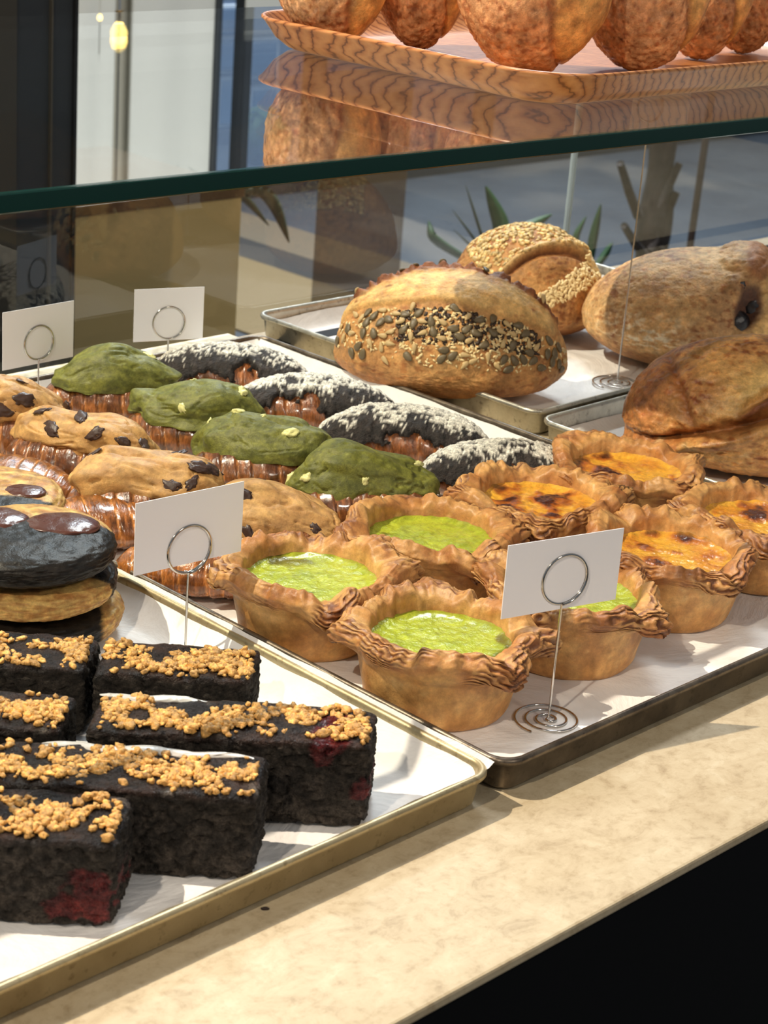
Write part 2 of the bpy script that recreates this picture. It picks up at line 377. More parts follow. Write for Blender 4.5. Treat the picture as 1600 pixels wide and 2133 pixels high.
for px, py, Y, ph, cz, lb, cl in ((80, 760, 1.215, 2, None, 'wire card holder at far left behind the green-topped croissants', 'blank white card furthest left, before the dark column'),
                                  (350, 720, 1.215, -20, None, 'wire card holder behind the green-topped and cocoa croissants', 'blank white card in front of the amber panel')):
    b = PY(px, py, Y); left = px < 200
    zc = [PY(px, y, Y)[2] for y in ((765, 631, 722) if left else (709, 601, 681))]
    wd = .0345 if left else .0305
    holder(lb, cl, b[0], Y, zc[2], (-wd, wd, zc[0] + (.003 if left else 0), zc[1] - .003 * left), R(ph), ringr=.0138)
holder('tall wire card holder standing between the loaves on the back tray', 'blank white card on the tall holder just under the glass shelf', 1.345, 1.006, .247, (-.018, .04, .226, .272), R(-20), zb=.0045, ringr=.0125, base_r=.023)

# ------------------------------------------------------------------ bread
FACE = R(-45)
def vnorm(V, F):
    n = np.zeros_like(V); a, b, c = V[F[:, 0]], V[F[:, 1]], V[F[:, 2]]; fn = np.cross(b - a, c - a)
    for k in range(3): np.add.at(n, F[:, k], fn)
    return n / (np.linalg.norm(n, axis=1)[:, None] + 1e-12)
def flat(z, c, k=.35):
    return np.where(z < 0, z * k, z)
_seed_mesh = {}
def seed_mesh(kind):
    if kind in _seed_mesh: return _seed_mesh[kind]
    V, F = ico(2 if kind != 'oat' else 2); V = V.copy()
    if kind == 'pumpkin_seed': V = V * [.0052, .0032, .0014]; V[:, 1] *= 1 - .35 * V[:, 0] / .0052; m = M_pump
    elif kind == 'sunflower_seed': V = V * [.0048, .0021, .0014]; V[:, 1] *= 1 - .6 * np.clip(V[:, 0] / .0048, -1, 1); m = M_sun
    me = mesh(kind, V, F); me.materials.append(m); _seed_mesh[kind] = me
    me.polygons.foreach_set('use_smooth', np.ones(len(me.polygons), bool)); return me
def frame(n, rnd):
    t = np.cross(n, [rnd.uniform(-1, 1), rnd.uniform(-1, 1), rnd.uniform(-1, 1)]); t /= np.linalg.norm(t); b = np.cross(n, t); return np.array([t, b, n]).T
def scatter_stuff(name, pts, nrm, size, mat, parent, seed, col=None, jit=.4, lvl=1):
    rnd = random.Random(seed); V0, F0 = ico(lvl); Vs = []; Fs = []; Cs = []
    for k, (p, n) in enumerate(zip(pts, nrm)):
        s = np.array(size) * rnd.uniform(1 - jit, 1 + jit); A = frame(n, rnd)
        v = (V0 * s) @ A.T + p + n * s[2] * .4; Vs.append(v); Fs.append(F0 + k * len(V0))
        if col is not None: c = np.array(col) * rnd.uniform(.82, 1.12); Cs.append(np.tile([*c, .55], (len(V0), 1)))
    me = mesh(name, np.concatenate(Vs), np.concatenate(Fs), np.concatenate(Cs) if col is not None else None)
    return tag(link(name, me, mat, parent), kind='stuff')

def crust_colour(V, seed, light, mid, dark, flour=.0):
    lo = fbm(V, 28, 5, seed); c = mixc(mid, dark, ss(-.15, .35, lo)); c = mixc(c, light, ss(-.08, -.45, lo) * .6); c = c * np.array([.92, .84, .78])
    c = mixc(c, light, ss(.18, .42, fbm(V * [1, 1, 1.8], 120, 4, seed + 1, True)) * .42); c = mixc(c, dark, ss(.28, .5, fbm(V, 90, 4, seed + 2)) * .12)
    if flour: c = mixc(c, (240, 226, 204), np.clip(flour, 0, 1) * ss(-.25, .35, fbm(V, 150, 4, seed + 3)))
    return c
def loaf1():
    d, F = ico(7); n1 = fbm(d, 1.4, 3, 1); n2 = fbm(d, 5, 4, 2)
    a, b, c = .101, .066, .073
    V = d * np.array([a, b, c]); V[:, 2] = np.where(d[:, 2] < 0, V[:, 2] * .42, V[:, 2] * (.97 - .0 * d[:, 0]))
    V *= (1 + .05 * n1 + .012 * n2)[:, None]
    phi = np.degrees(np.arctan2(d[:, 2], -d[:, 1])); x = d[:, 0]     # 0 front, 90 top, 180 back
    lowline = 50 + 10 * x * x - 6 * x + 6 * n1
    highline = 96 - 20 * x * x + 3 * n2
    open_ = ss(0, 5, phi - lowline) * (1 - ss(-4, 2, phi - highline)) * (1 - ss(.80, .95, np.abs(x + .05)))
    nr = vnorm(V, F)
    V += nr * (open_ * .004)[:, None]
    ear = np.exp(-((phi - highline - 4) / 6.0) ** 2) * (1 - ss(.75, .95, np.abs(x)))
    V += nr * (ear * (.008 + .009 * fbm(d, 12, 3, 4)))[:, None]
    V += nr * (.0008 * fbm(d, 30, 3, 5))[:, None]
    m = fbm(d, 6, 5, 6); m2 = fbm(d, 18, 4, 8)
    crust = crust_colour(V, 5, (226, 184, 122), (196, 144, 82), (148, 94, 46))
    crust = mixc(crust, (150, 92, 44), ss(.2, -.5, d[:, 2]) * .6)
    pale = mixc((222, 178, 112), (194, 138, 76), ss(-.2, .6, m)); pale = mixc(pale, (150, 88, 44), ss(.35, .55, fbm(d * [1, 1, 3], 5, 3, 9)) * .8)
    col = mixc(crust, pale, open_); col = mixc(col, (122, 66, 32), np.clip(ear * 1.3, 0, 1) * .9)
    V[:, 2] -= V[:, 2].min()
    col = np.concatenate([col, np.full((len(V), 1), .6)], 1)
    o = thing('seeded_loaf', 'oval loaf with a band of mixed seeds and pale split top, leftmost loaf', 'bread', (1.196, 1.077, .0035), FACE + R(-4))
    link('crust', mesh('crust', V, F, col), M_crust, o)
    nr = vnorm(V, F); rnd = random.Random(3)
    band = (phi > 8) & (phi < lowline - 1) & (np.abs(x) < .97)
    dens = np.clip(1.15 - .02 * np.abs(phi - 32), .05, 1); ids = np.where(band)[0]
    back = np.where((phi > highline + 2) & (phi < highline + 30) & (np.abs(x) < .8))[0]
    def pick(pool, n, mind, wt=None):
        out = []
        tries = 0
        while len(out) < n and tries < n * 30:
            tries += 1; i = rnd.choice(pool)
            if wt is not None and rnd.random() > wt[i]: continue
            if all(np.linalg.norm(V[i] - V[j]) > mind for j in out): out.append(i)
        return out
    ids_l = ids.tolist()
    big = pick(ids_l, 84, .0072, dens) + pick(back.tolist(), 16, .009)
    for k, i in enumerate(big):
        kind = 'pumpkin_seed' if rnd.random() < .5 else 'sunflower_seed'
        s = bpy.data.objects.new(kind, seed_mesh(kind)); COL.objects.link(s); s.parent = o
        A = frame(nr[i], rnd); Mx = Matrix([list(A[0]), list(A[1]), list(A[2])]).to_4x4(); Mx.translation = Vector(V[i] + nr[i] * .0012)
        s.matrix_local = Mx
    wt = dens * np.where(np.abs(x - .15) < .55, 1, .25)
    se = [i for i in (rnd.choice(ids_l) for _ in range(5200)) if rnd.random() < wt[i] * (1 if m2[i] > -.05 else .06) * (1 if m[i] > -.1 else .2)][:760]
    sd = [i for i in (rnd.choice(ids_l) for _ in range(3000)) if abs(phi[i] - 36) < 13 and -.45 < x[i] < .75 and m[i] > -.25][:520]
    scatter_stuff('dark_sesame_seeds', V[sd], nr[sd], (.0021, .0013, .0006), plain('dark sesame', (58, 42, 30), .5), o, 9)
    scatter_stuff('sesame_seeds', V[se], nr[se], (.0018, .0009, .0007), M_sesame, o, 5)
loaf1()

def loaf2():
    d, F = ico(7); n1 = fbm(d, 1.5, 3, 11); n2 = fbm(d, 5, 4, 12)
    V = d * np.array([.077, .070, .075]); V[:, 2] = np.where(d[:, 2] < 0, V[:, 2] * .4, V[:, 2]); V *= (1 + .04 * n1 + .01 * n2)[:, None]
    nr = vnorm(V, F)
    x, z = d[:, 0], d[:, 2]
    th = np.degrees(np.arctan2(z + .0, x + .05))       # seen from the front
    rad = np.hypot(x - .26, (z - .10) * 1.0)
    front = ss(.25, -.1, d[:, 1])
    ear = np.exp(-((rad - .76) / .035) ** 2) * ss(.40, .60, z) * front
    groove = np.exp(-((rad - .70) / .03) ** 2) * ss(.40, .6, z) * front
    V += nr * (ear * .0045 - groove * .0045)[:, None]; V += nr * (.0008 * fbm(d, 30, 3, 15))[:, None]
    m = fbm(d, 5, 5, 16); m2 = fbm(d, 20, 4, 18)
    col = crust_colour(V, 15, (222, 176, 112), (188, 132, 72), (142, 90, 44))
    col = mixc(col, (128, 76, 38), np.clip(groove * 1.2, 0, 1) * .9); col = mixc(col, (226, 196, 140), np.clip(ear, 0, 1) * .7)
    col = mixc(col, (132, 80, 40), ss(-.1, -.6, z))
    V[:, 2] -= V[:, 2].min()
    o = thing('oat_loaf', 'round loaf with rolled oats on top and a sesame patch, furthest back', 'bread', (1.404, 1.172, .0035), FACE)
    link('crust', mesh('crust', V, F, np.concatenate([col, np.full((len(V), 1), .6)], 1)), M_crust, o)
    nr = vnorm(V, F); rnd = random.Random(4)
    pool = np.where((z > .34 - .6 * (x + .3)) & (rad > .76) & (z > .05) & (d[:, 1] < .45))[0].tolist()
    pool2 = pool
    oats = [rnd.choice(pool2) for _ in range(750)]
    scatter_stuff('rolled_oats', V[oats], nr[oats], (.0030, .0022, .0008), M_oat, o, 6, (226, 192, 132))
    pool = np.where((d[:, 1] < -.1) & (x > .02) & (z > .10 + (x - .1) * .45) & (z < .33 + (x - .1) * .62))[0].tolist()
    se = [rnd.choice(pool) for _ in range(520)]
    scatter_stuff('sesame_seeds', V[se], nr[se], (.0024, .0013, .0010), M_sesame, o, 7)
loaf2()

def loaf3():
    d, F = ico(7); n1 = fbm(d, 1.3, 3, 24); n2 = fbm(d, 5, 4, 22)
    V = d * np.array([.102, .078, .070]); V[:, 2] = np.where(d[:, 2] < 0, V[:, 2] * .55, V[:, 2] * (1.0 + .10 * d[:, 0])); V *= (1 + .022 * n1 + .012 * n2)[:, None]
    nr = vnorm(V, F); x, y, z = d.T
    k1 = np.exp(-(((x - .45) / .24) ** 2 + ((z - .82) / .26) ** 2)) * ss(.5, -.1, y)      # torn knob, top right
    hole = np.exp(-(((x - .38 + .06 * n2) / .13) ** 2 + ((z - .44) / .24) ** 2)) * (y < 0)
    V += nr * (k1 * .013 - hole * .017 + .0045 * ss(.18, .3, x + .15 * n2) * ss(.2, .5, z) * (y < .2))[:, None]; V += nr * (.0012 * fbm(d, 14, 4, 25, True) * (.4 + 1.2 * ss(.1, .5, x)) + .0006 * fbm(d, 30, 3, 26))[:, None]
    m = fbm(d, 4, 5, 27); m2 = fbm(d * [1, 1, 2], 12, 4, 28)
    col = crust_colour(V, 25, (238, 206, 152), (208, 162, 106), (156, 104, 60))
    flour = np.exp(-(((x + .5) / .4) ** 2 + ((z - .05) / .3) ** 2)) * ss(-.1, .35, fbm(d, 16, 4, 29)); col = mixc(col, (238, 224, 202), np.clip(flour * 1.2, 0, 1))
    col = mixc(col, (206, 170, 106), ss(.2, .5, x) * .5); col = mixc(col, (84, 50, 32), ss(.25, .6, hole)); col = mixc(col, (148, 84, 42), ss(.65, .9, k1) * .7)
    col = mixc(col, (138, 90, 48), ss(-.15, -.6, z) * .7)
    V[:, 2] -= V[:, 2].min()
    o = thing('olive_loaf', 'torn-topped loaf with dark olives showing, right of the tall card holder', 'bread', (1.458, 1.014, .0035), FACE)
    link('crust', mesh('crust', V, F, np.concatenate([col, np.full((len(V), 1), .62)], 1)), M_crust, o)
    nr = vnorm(V, F)
    dv, Fo = ico(4)
    for (ox, oz, s) in ((.30, .66, .8), (.44, .50, 1.0), (.36, .32, 1.3), (.60, .32, .6), (.24, .14, .7)):
        i = np.argmin((x - ox) ** 2 + (z - oz) ** 2 + (y > 0) * 9)
        Vo = dv * np.array([.0100, .008, .0110]) * s * (1 + .12 * fbm(dv, 2, 3, int(ox * 100)))[:, None]
        link('olive', mesh('olive', Vo + V[i] - nr[i] * .0065, Fo), M_olive, o)
loaf3()

def loaf4():
    d, F = ico(7); n1 = fbm(d, 1.4, 3, 31); n2 = fbm(d, 5, 4, 32)
    V = d * np.array([.107, .078, .069]); V[:, 2] = np.where(d[:, 2] < 0, V[:, 2] * .5, V[:, 2]); V *= (1 + .04 * n1 + .012 * n2)[:, None]
    nr = vnorm(V, F); x, y, z = d.T
    # diagonal tear from lower left to upper right
    s = (z - .18) - .75 * (x + .38) + .14 * n1; fr = ss(.3, -.1, y)
    groove = np.exp(-((s) / .07) ** 2) * fr * ss(-.98, -.7, x) * (1 - ss(.1, .45, x)) ; lip = np.exp(-((s + .13) / .09) ** 2) * fr * (1 - ss(.2, .5, x))
    s2 = (x + .62) + .25 * (z - .3); g2 = np.exp(-(s2 / .035) ** 2) * ss(-.05, .3, z) * fr
    le = z - .36 - .85 * (x + .24) + .08 * n2; ear = np.exp(-(le / .06) ** 2) * ss(-.34, -.18, x) * fr; under = np.exp(-((le - .11) / .06) ** 2) * ss(-.34, -.18, x) * fr
    V += nr * (-groove * .013 + lip * .009 - g2 * .004 + ear * .012 - under * .007 + .0022 * fbm(d, 7, 4, 44, True) * fr)[:, None]; V += nr * (.0007 * fbm(d, 26, 3, 35))[:, None]
    m = fbm(d, 4, 5, 37); m2 = fbm(d, 16, 4, 38)
    col = crust_colour(V, 35, (246, 208, 140), (218, 160, 90), (160, 92, 42))
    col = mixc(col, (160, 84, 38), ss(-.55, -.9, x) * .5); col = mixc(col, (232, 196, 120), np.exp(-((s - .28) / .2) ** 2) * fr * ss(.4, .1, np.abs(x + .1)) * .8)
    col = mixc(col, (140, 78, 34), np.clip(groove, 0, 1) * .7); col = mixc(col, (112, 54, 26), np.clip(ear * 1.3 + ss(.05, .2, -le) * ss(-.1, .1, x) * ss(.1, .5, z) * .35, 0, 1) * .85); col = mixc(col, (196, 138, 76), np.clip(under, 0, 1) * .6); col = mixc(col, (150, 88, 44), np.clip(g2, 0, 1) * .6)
    fl = ss(.15, .5, fbm(d, 9, 4, 39)) * ss(.3, -.2, z) ; col = mixc(col, (236, 212, 170), fl * .5)
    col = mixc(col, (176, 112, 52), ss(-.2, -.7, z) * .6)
    V[:, 2] -= V[:, 2].min()
    o = thing('country_loaf', 'big glossy golden loaf with a cracked burst crust, nearest on the right', 'bread', (1.268, .806, .0035), FACE)
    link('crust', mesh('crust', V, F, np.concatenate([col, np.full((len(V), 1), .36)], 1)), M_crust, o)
loaf4()

# ------------------------------------------------------------------ wooden tray with buns, on the glass
wt = thing('wooden_tray', 'oblong wood-grained serving tray with rounded corners on the glass shelf', 'tray', (0, 0, .3003))
X0, X1, Y0, Y1 = .985, 1.47, .812, 1.135
prof = [(.030, .0035, .022), (.022, .0045, .028), (.012, .012, .038), (.0045, .0225, .045), (.003, .0240, .047), (.0012, .0245, .049), (0, .0236, .05), (0, .0222, .05), (.0018, .0205, .049), (.003, .019, .048),
        (.010, .009, .042), (.019, .0022, .034), (.025, .0002, .03), (.03, 0, .026)]
rings = [rrect(X0 + i, X1 - i, Y0 + i, Y1 - i, r, z, 14) for i, z, r in prof]; n = len(rings[0]); V, F = loft(rings, True, False); F[-1] = tuple(range(n)); F.append(tuple(range(len(V) - 1, len(V) - n - 1, -1)))
link('tray_body', mesh('tray_body', V, F), M_wood, wt)
def bun(px, py, wdt, dep, hgt, seed, label, rz, split=.25):
    d, F = ico(6); p = P(px, py, .31); n1 = fbm(d, 1.3, 3, seed); x, y, z = d.T
    p = p - np.array([.027, .027, 0]); wdt *= 1.12; V = np.sign(d) * np.abs(d) ** np.array([.9, .9, .8]) * np.array([wdt / 2, dep / 2, hgt / 2]); tp = .80 + .20 * ss(-1, .1, z); V[:, 0] *= tp; V[:, 1] *= tp
    V *= (1 + .06 * n1)[:, None]; nr = vnorm(V, F)
    line = x - split - .12 * n1 + .18 * z; seam = np.exp(-(line / .05) ** 2)
    V += nr * (-.0025 * seam + .0022 * fbm(d, 8, 4, seed + 1, True) * (line < 0) + .0005 * fbm(d, 24, 3, seed + 2))[:, None]
    m = fbm(d, 5, 5, seed + 3); m2 = fbm(d * [1, 1, .6], 14, 4, seed + 4)
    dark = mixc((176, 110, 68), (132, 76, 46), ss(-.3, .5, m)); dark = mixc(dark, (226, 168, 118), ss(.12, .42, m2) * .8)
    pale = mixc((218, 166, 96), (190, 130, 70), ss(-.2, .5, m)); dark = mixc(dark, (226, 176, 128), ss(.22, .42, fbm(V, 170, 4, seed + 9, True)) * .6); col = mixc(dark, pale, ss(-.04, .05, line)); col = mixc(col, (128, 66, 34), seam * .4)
    V[:, 2] -= V[:, 2].min()
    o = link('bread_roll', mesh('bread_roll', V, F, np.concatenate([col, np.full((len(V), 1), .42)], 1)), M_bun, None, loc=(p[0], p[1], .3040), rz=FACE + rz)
    return tag(o, label, 'bread')
bun(690, 72, .080, .074, .115, 51, 'tall brown bread roll at the left end of the wooden tray', .05, .15)
bun(872, 74, .064, .060, .11, 61, 'brown bread roll in shade, second from left on the wooden tray', .1, .35)
bun(1092, 119, .100, .082, .125, 71, 'largest flaky-crusted bread roll, third from left on the wooden tray', -.1, .25)
bun(1316, 117, .086, .070, .12, 81, 'smooth brown bread roll right of the largest roll', .0, .55)
bun(1442, 96, .070, .062, .12, 91, 'brown bread roll second from the right on the wooden tray', .1, .4)
bun(1536, 84, .066, .062, .118, 101, 'brown bread roll at the right end of the wooden tray', .1, .3)

# ------------------------------------------------------------------ croissants
NT_, NA_ = 130, 72
def crois_xyz(L, W, H, bend, seed, grow=0.0, sa=.5):
    t = np.linspace(-1, 1, NT_)[:, None]; a = np.linspace(0, 2 * math.pi, NA_, endpoint=False)[None, :]
    prof = (1 - np.abs(t) ** 2.3) ** .62; prof = prof * .93 + .07 * np.sqrt(1 - np.abs(t) ** 8)
    tw = t + .05 * np.sin(a + 1)
    saw = (np.abs(tw) * 5.2 + .1) % 1.0; step = ((1 - saw) * ss(0, .16, saw) * .15) * sa + .05 * (1 - sa)
    ra = prof * (1 + step * (np.abs(t) < .97)) + grow
    x = L / 2 * t * (1 + .02 * np.cos(a)); y = ra * W / 2 * np.sin(a) + bend * t * t; z = ra * H / 2 * np.cos(a)
    x = np.broadcast_to(x, z.shape)
    V = np.stack([x, y, z], -1); dd = V / .03
    V = V * (1 + .05 * fbm(dd, 1, 3, seed))[..., None]
    z = V[..., 2]; V[..., 2] = np.where(z < 0, z * .72, z); return V, t, a, prof, saw
def croissant(label, cx, cy, rz, kind, seed, L=.114, W=.066, H=.046, top=(.094, .062, .030), rot=0.0, off=(0, 0), nch=6, z0=.0038, group=None, colb=None, coltop=None):
    o = thing('croissant', label, 'croissant', (cx, cy, z0), rz, group)
    V, t, a, prof, saw = crois_xyz(L, W, H, -.008, seed)
    zmin = V[..., 2].min(); V[..., 2] -= zmin
    m = fbm(V / .012, 1, 4, seed + 1); fl = fbm(V * [900, 60, 60], .5, 3, seed + 2)
    base = mixc((138, 82, 40), (90, 50, 24), ss(-.4, .4, m)); base = mixc(base, (178, 108, 62), ss(.1, .6, fl) * .7)
    base = mixc(base, (206, 136, 72), ss(.80, .98, np.broadcast_to(saw, m.shape)) * .65)
    if kind == 'cocoa': base = mixc(base, (160, 90, 50), .35 + 0 * m)
    if colb is not None: base = base * np.array(colb)
    col = np.concatenate([base, np.full(m.shape + (1,), .2)], -1)
    bm = mesh('croissant_body', V.reshape(-1, 3), grid_faces(NT_, NA_, False, True), col.reshape(-1, 4)); link('croissant_body', bm, M_crois, o)
    if kind in ('matcha', 'chip'):
        d, F = ico(6); x, y, z = d.T; n1 = fbm(d, 1.2, 2, seed + 5); n2 = fbm(d, 3.2, 3, seed + 6)
        T = d * np.array([top[0] / 2, top[1] / 2 * .88, top[2] * .62]) * (1 + .24 * n1 + .10 * fbm(d, 2.0, 2, seed + 31) + .015 * n2)[:, None]
        edge = ss(.35, -.15, z)                         # skirt creeping down the croissant
        T[:, 2] = np.where(z < 0, T[:, 2] * .26, T[:, 2])
        T[:, 2] -= 4.2 * (T[:, 1] ** 2) + 1.6 * T[:, 0] ** 2 + .0025 * edge * (1 + 2 * n1)
        nr = vnorm(T, F); T += nr * (.0002 * fbm(d, 12, 3, seed + 7, True) - .0012 * ss(.72, .9, fbm(d, 2.2, 2, seed + 8, True)) * (z > 0))[:, None]
        T[:, 2] += H * .80 + .002 + .0035 * np.cos(T[:, 0] * 70 + seed) * (z > -.2) * ss(0, .5, z); T[:, 1] += .005 * np.sin(T[:, 0] * 38 + seed); T[:, 0] += off[0]; T[:, 1] += off[1]
        m = fbm(d, 4, 5, seed + 9)
        if kind == 'matcha':
            c = mixc((116, 117, 40), (86, 90, 26), ss(-.4, .5, m)); c = mixc(c, (140, 142, 70), ss(.2, .6, fbm(d, 14, 3, seed)) * .5); rg = .55
        else:
            c = mixc((204, 158, 96), (168, 122, 70), ss(-.5, .6, m)); c = mixc(c, (150, 112, 66), ss(.3, .6, fbm(d, 5, 3, seed + 3)) * .5); c = mixc(c, (176, 118, 56), ss(.1, -.3, z) * .6); rg = .55
        if coltop is not None: c = c * np.array(coltop)
        tp = link('cookie_topping', mesh('cookie_topping', T, F, np.concatenate([c, np.full((len(T), 1), rg)], 1)), M_matcha if kind == 'matcha' else M_dough, o)
        nr = vnorm(T, F); rnd = random.Random(seed); used = []
        while len(used) < nch:
            i = rnd.randrange(len(T))
            if d[i, 2] < (.0 if kind == 'matcha' else .1) or d[i, 1] > .35 or any(np.linalg.norm(T[i] - T[j]) < .011 for j in used): continue
            used.append(i); dv, Fc = ico(3); sz = rnd.uniform(.6, 1.15)
            C = dv * (np.array([.0080, .0044, .0016]) if kind == 'chip' else np.array([.0052, .0034, .0024])) * sz * (1 + .75 * fbm(dv, 1.4, 2, seed + i % 50))[:, None]; A = frame(nr[i], rnd)
            if kind == 'chip': nm, mt, sink = 'chocolate_chunk', M_choc, .0006
            else: nm, mt, sink = 'white_chocolate_chunk', M_wchoc, .0009
            link(nm, mesh(nm, C @ A.T + T[i] - nr[i] * sink, Fc), mt, tp)
    if kind == 'cocoa':
        S, _, _, _, _ = crois_xyz(L * 1.04, W, H, -.008, seed, .0, .25); S[..., 2] -= zmin
        nrm = V - np.stack([V[..., 0] * .97, -.008 * np.broadcast_to(t, V.shape[:2]) ** 2, np.full(V.shape[:2], H * .42)], -1); nrm /= np.linalg.norm(nrm, axis=-1)[..., None] + 1e-9
        up = nrm[..., 2]; cov = up + .85 * fbm(V / .018, 1, 4, seed + 4) + .35 * np.abs(np.broadcast_to(t, up.shape)) - .22 + .4 * (nrm[..., 1] > 0)
        k = ss(.12, .24, cov); rough = fbm(V / .0062, 1, 4, seed + 6, True)
        S = S + nrm * ((k * (.0038 + .0022 * rough) - (1 - k) * .004))[..., None]
        sug = ss(-.06, .14, rough * 1.5 + 1.0 * up - 1.30 + 1.0 * fbm(V / .02, 1, 3, seed + 7) + .65 * nrm[..., 1])
        c = mixc((50, 42, 42), (30, 25, 26), ss(-.3, .4, fbm(V / .006, 1, 3, seed + 8))); c = mixc(c, (228, 224, 224), np.clip(sug, 0, 1) * .95)
        link('cocoa_crust', mesh('cocoa_crust', S.reshape(-1, 3), grid_faces(NT_, NA_, False, True), np.concatenate([c, np.full(c.shape[:2] + (1,), .75)], -1).reshape(-1, 4)), M_char, o)
    return o
G1, G2, G3 = 'croissants with green cookie topping', 'croissants with chocolate chunk cookie topping', 'croissants with cocoa crust and sugar'
for i, (x, y, rz, s, sc, nch, lb) in enumerate((
    (.905, 1.165, -.02, 201, (.098, .066, .034), 2, 'green-topped croissant furthest back, beside the left cards'),
    (.908, 1.068, -.06, 212, (.108, .066, .034), 3, 'green-topped croissant second from the back'),
    (.898, .976, .02, 223, (.104, .064, .034), 5, 'green-topped croissant third from the back of its row'),
    (.905, .884, .10, 234, (.102, .066, .034), 4, 'green-topped croissant nearest, behind the lime tarts'))):
    croissant(lb, x, y, FACE + rz, 'matcha', s, top=sc, nch=nch, group=G1)
for x, y, rz, s, sc, lb in (
    (.785, 1.150, -.1, 301, (.098, .058, .032), 'chocolate-chunk cookie croissant cut off by the left edge of the photo'),
    (.798, 1.062, -.28, 312, (.112, .056, .030), 'chocolate-chunk cookie croissant with a long sloping topping, second of its row'),
    (.780, .966, .12, 323, (.106, .064, .034), 'chocolate-chunk cookie croissant above the tilted card'),
    (.797, .862, -.05, 334, (.100, .060, .034), 'chocolate-chunk cookie croissant partly behind the tilted card')):
    croissant(lb, x, y, FACE + rz, 'chip', s, top=sc, nch=6, group=G2)
for x, y, rz, s, lb in ((1.022, 1.160, -.05, 401, 'cocoa-crusted sugared croissant furthest back'), (1.022, 1.060, .05, 412, 'cocoa-crusted sugared croissant second from the back'),
                        (1.028, .962, -.1, 423, 'cocoa-crusted sugared croissant third from the back'), (1.032, .862, .1, 434, 'cocoa-crusted sugared croissant nearest, behind the custard tarts')):
    croissant(lb, x, y, FACE + rz, 'cocoa', s, L=.124, W=.060, H=.046, group=G3)
for x, y, rz, s, lb in ((.738, 1.060, -.2, 501, 'plain glossy croissant at the left edge, behind the cookies'), (.742, .965, .3, 512, 'plain glossy croissant right behind the stacked cookies'), (.748, .868, -.1, 523, 'plain glossy croissant hidden behind the tilted card')):
    croissant(lb, x - .004, y, FACE + rz, 'plain', s, L=.105, W=.056, H=.036, colb=(1.2, 1.2, 1.05))

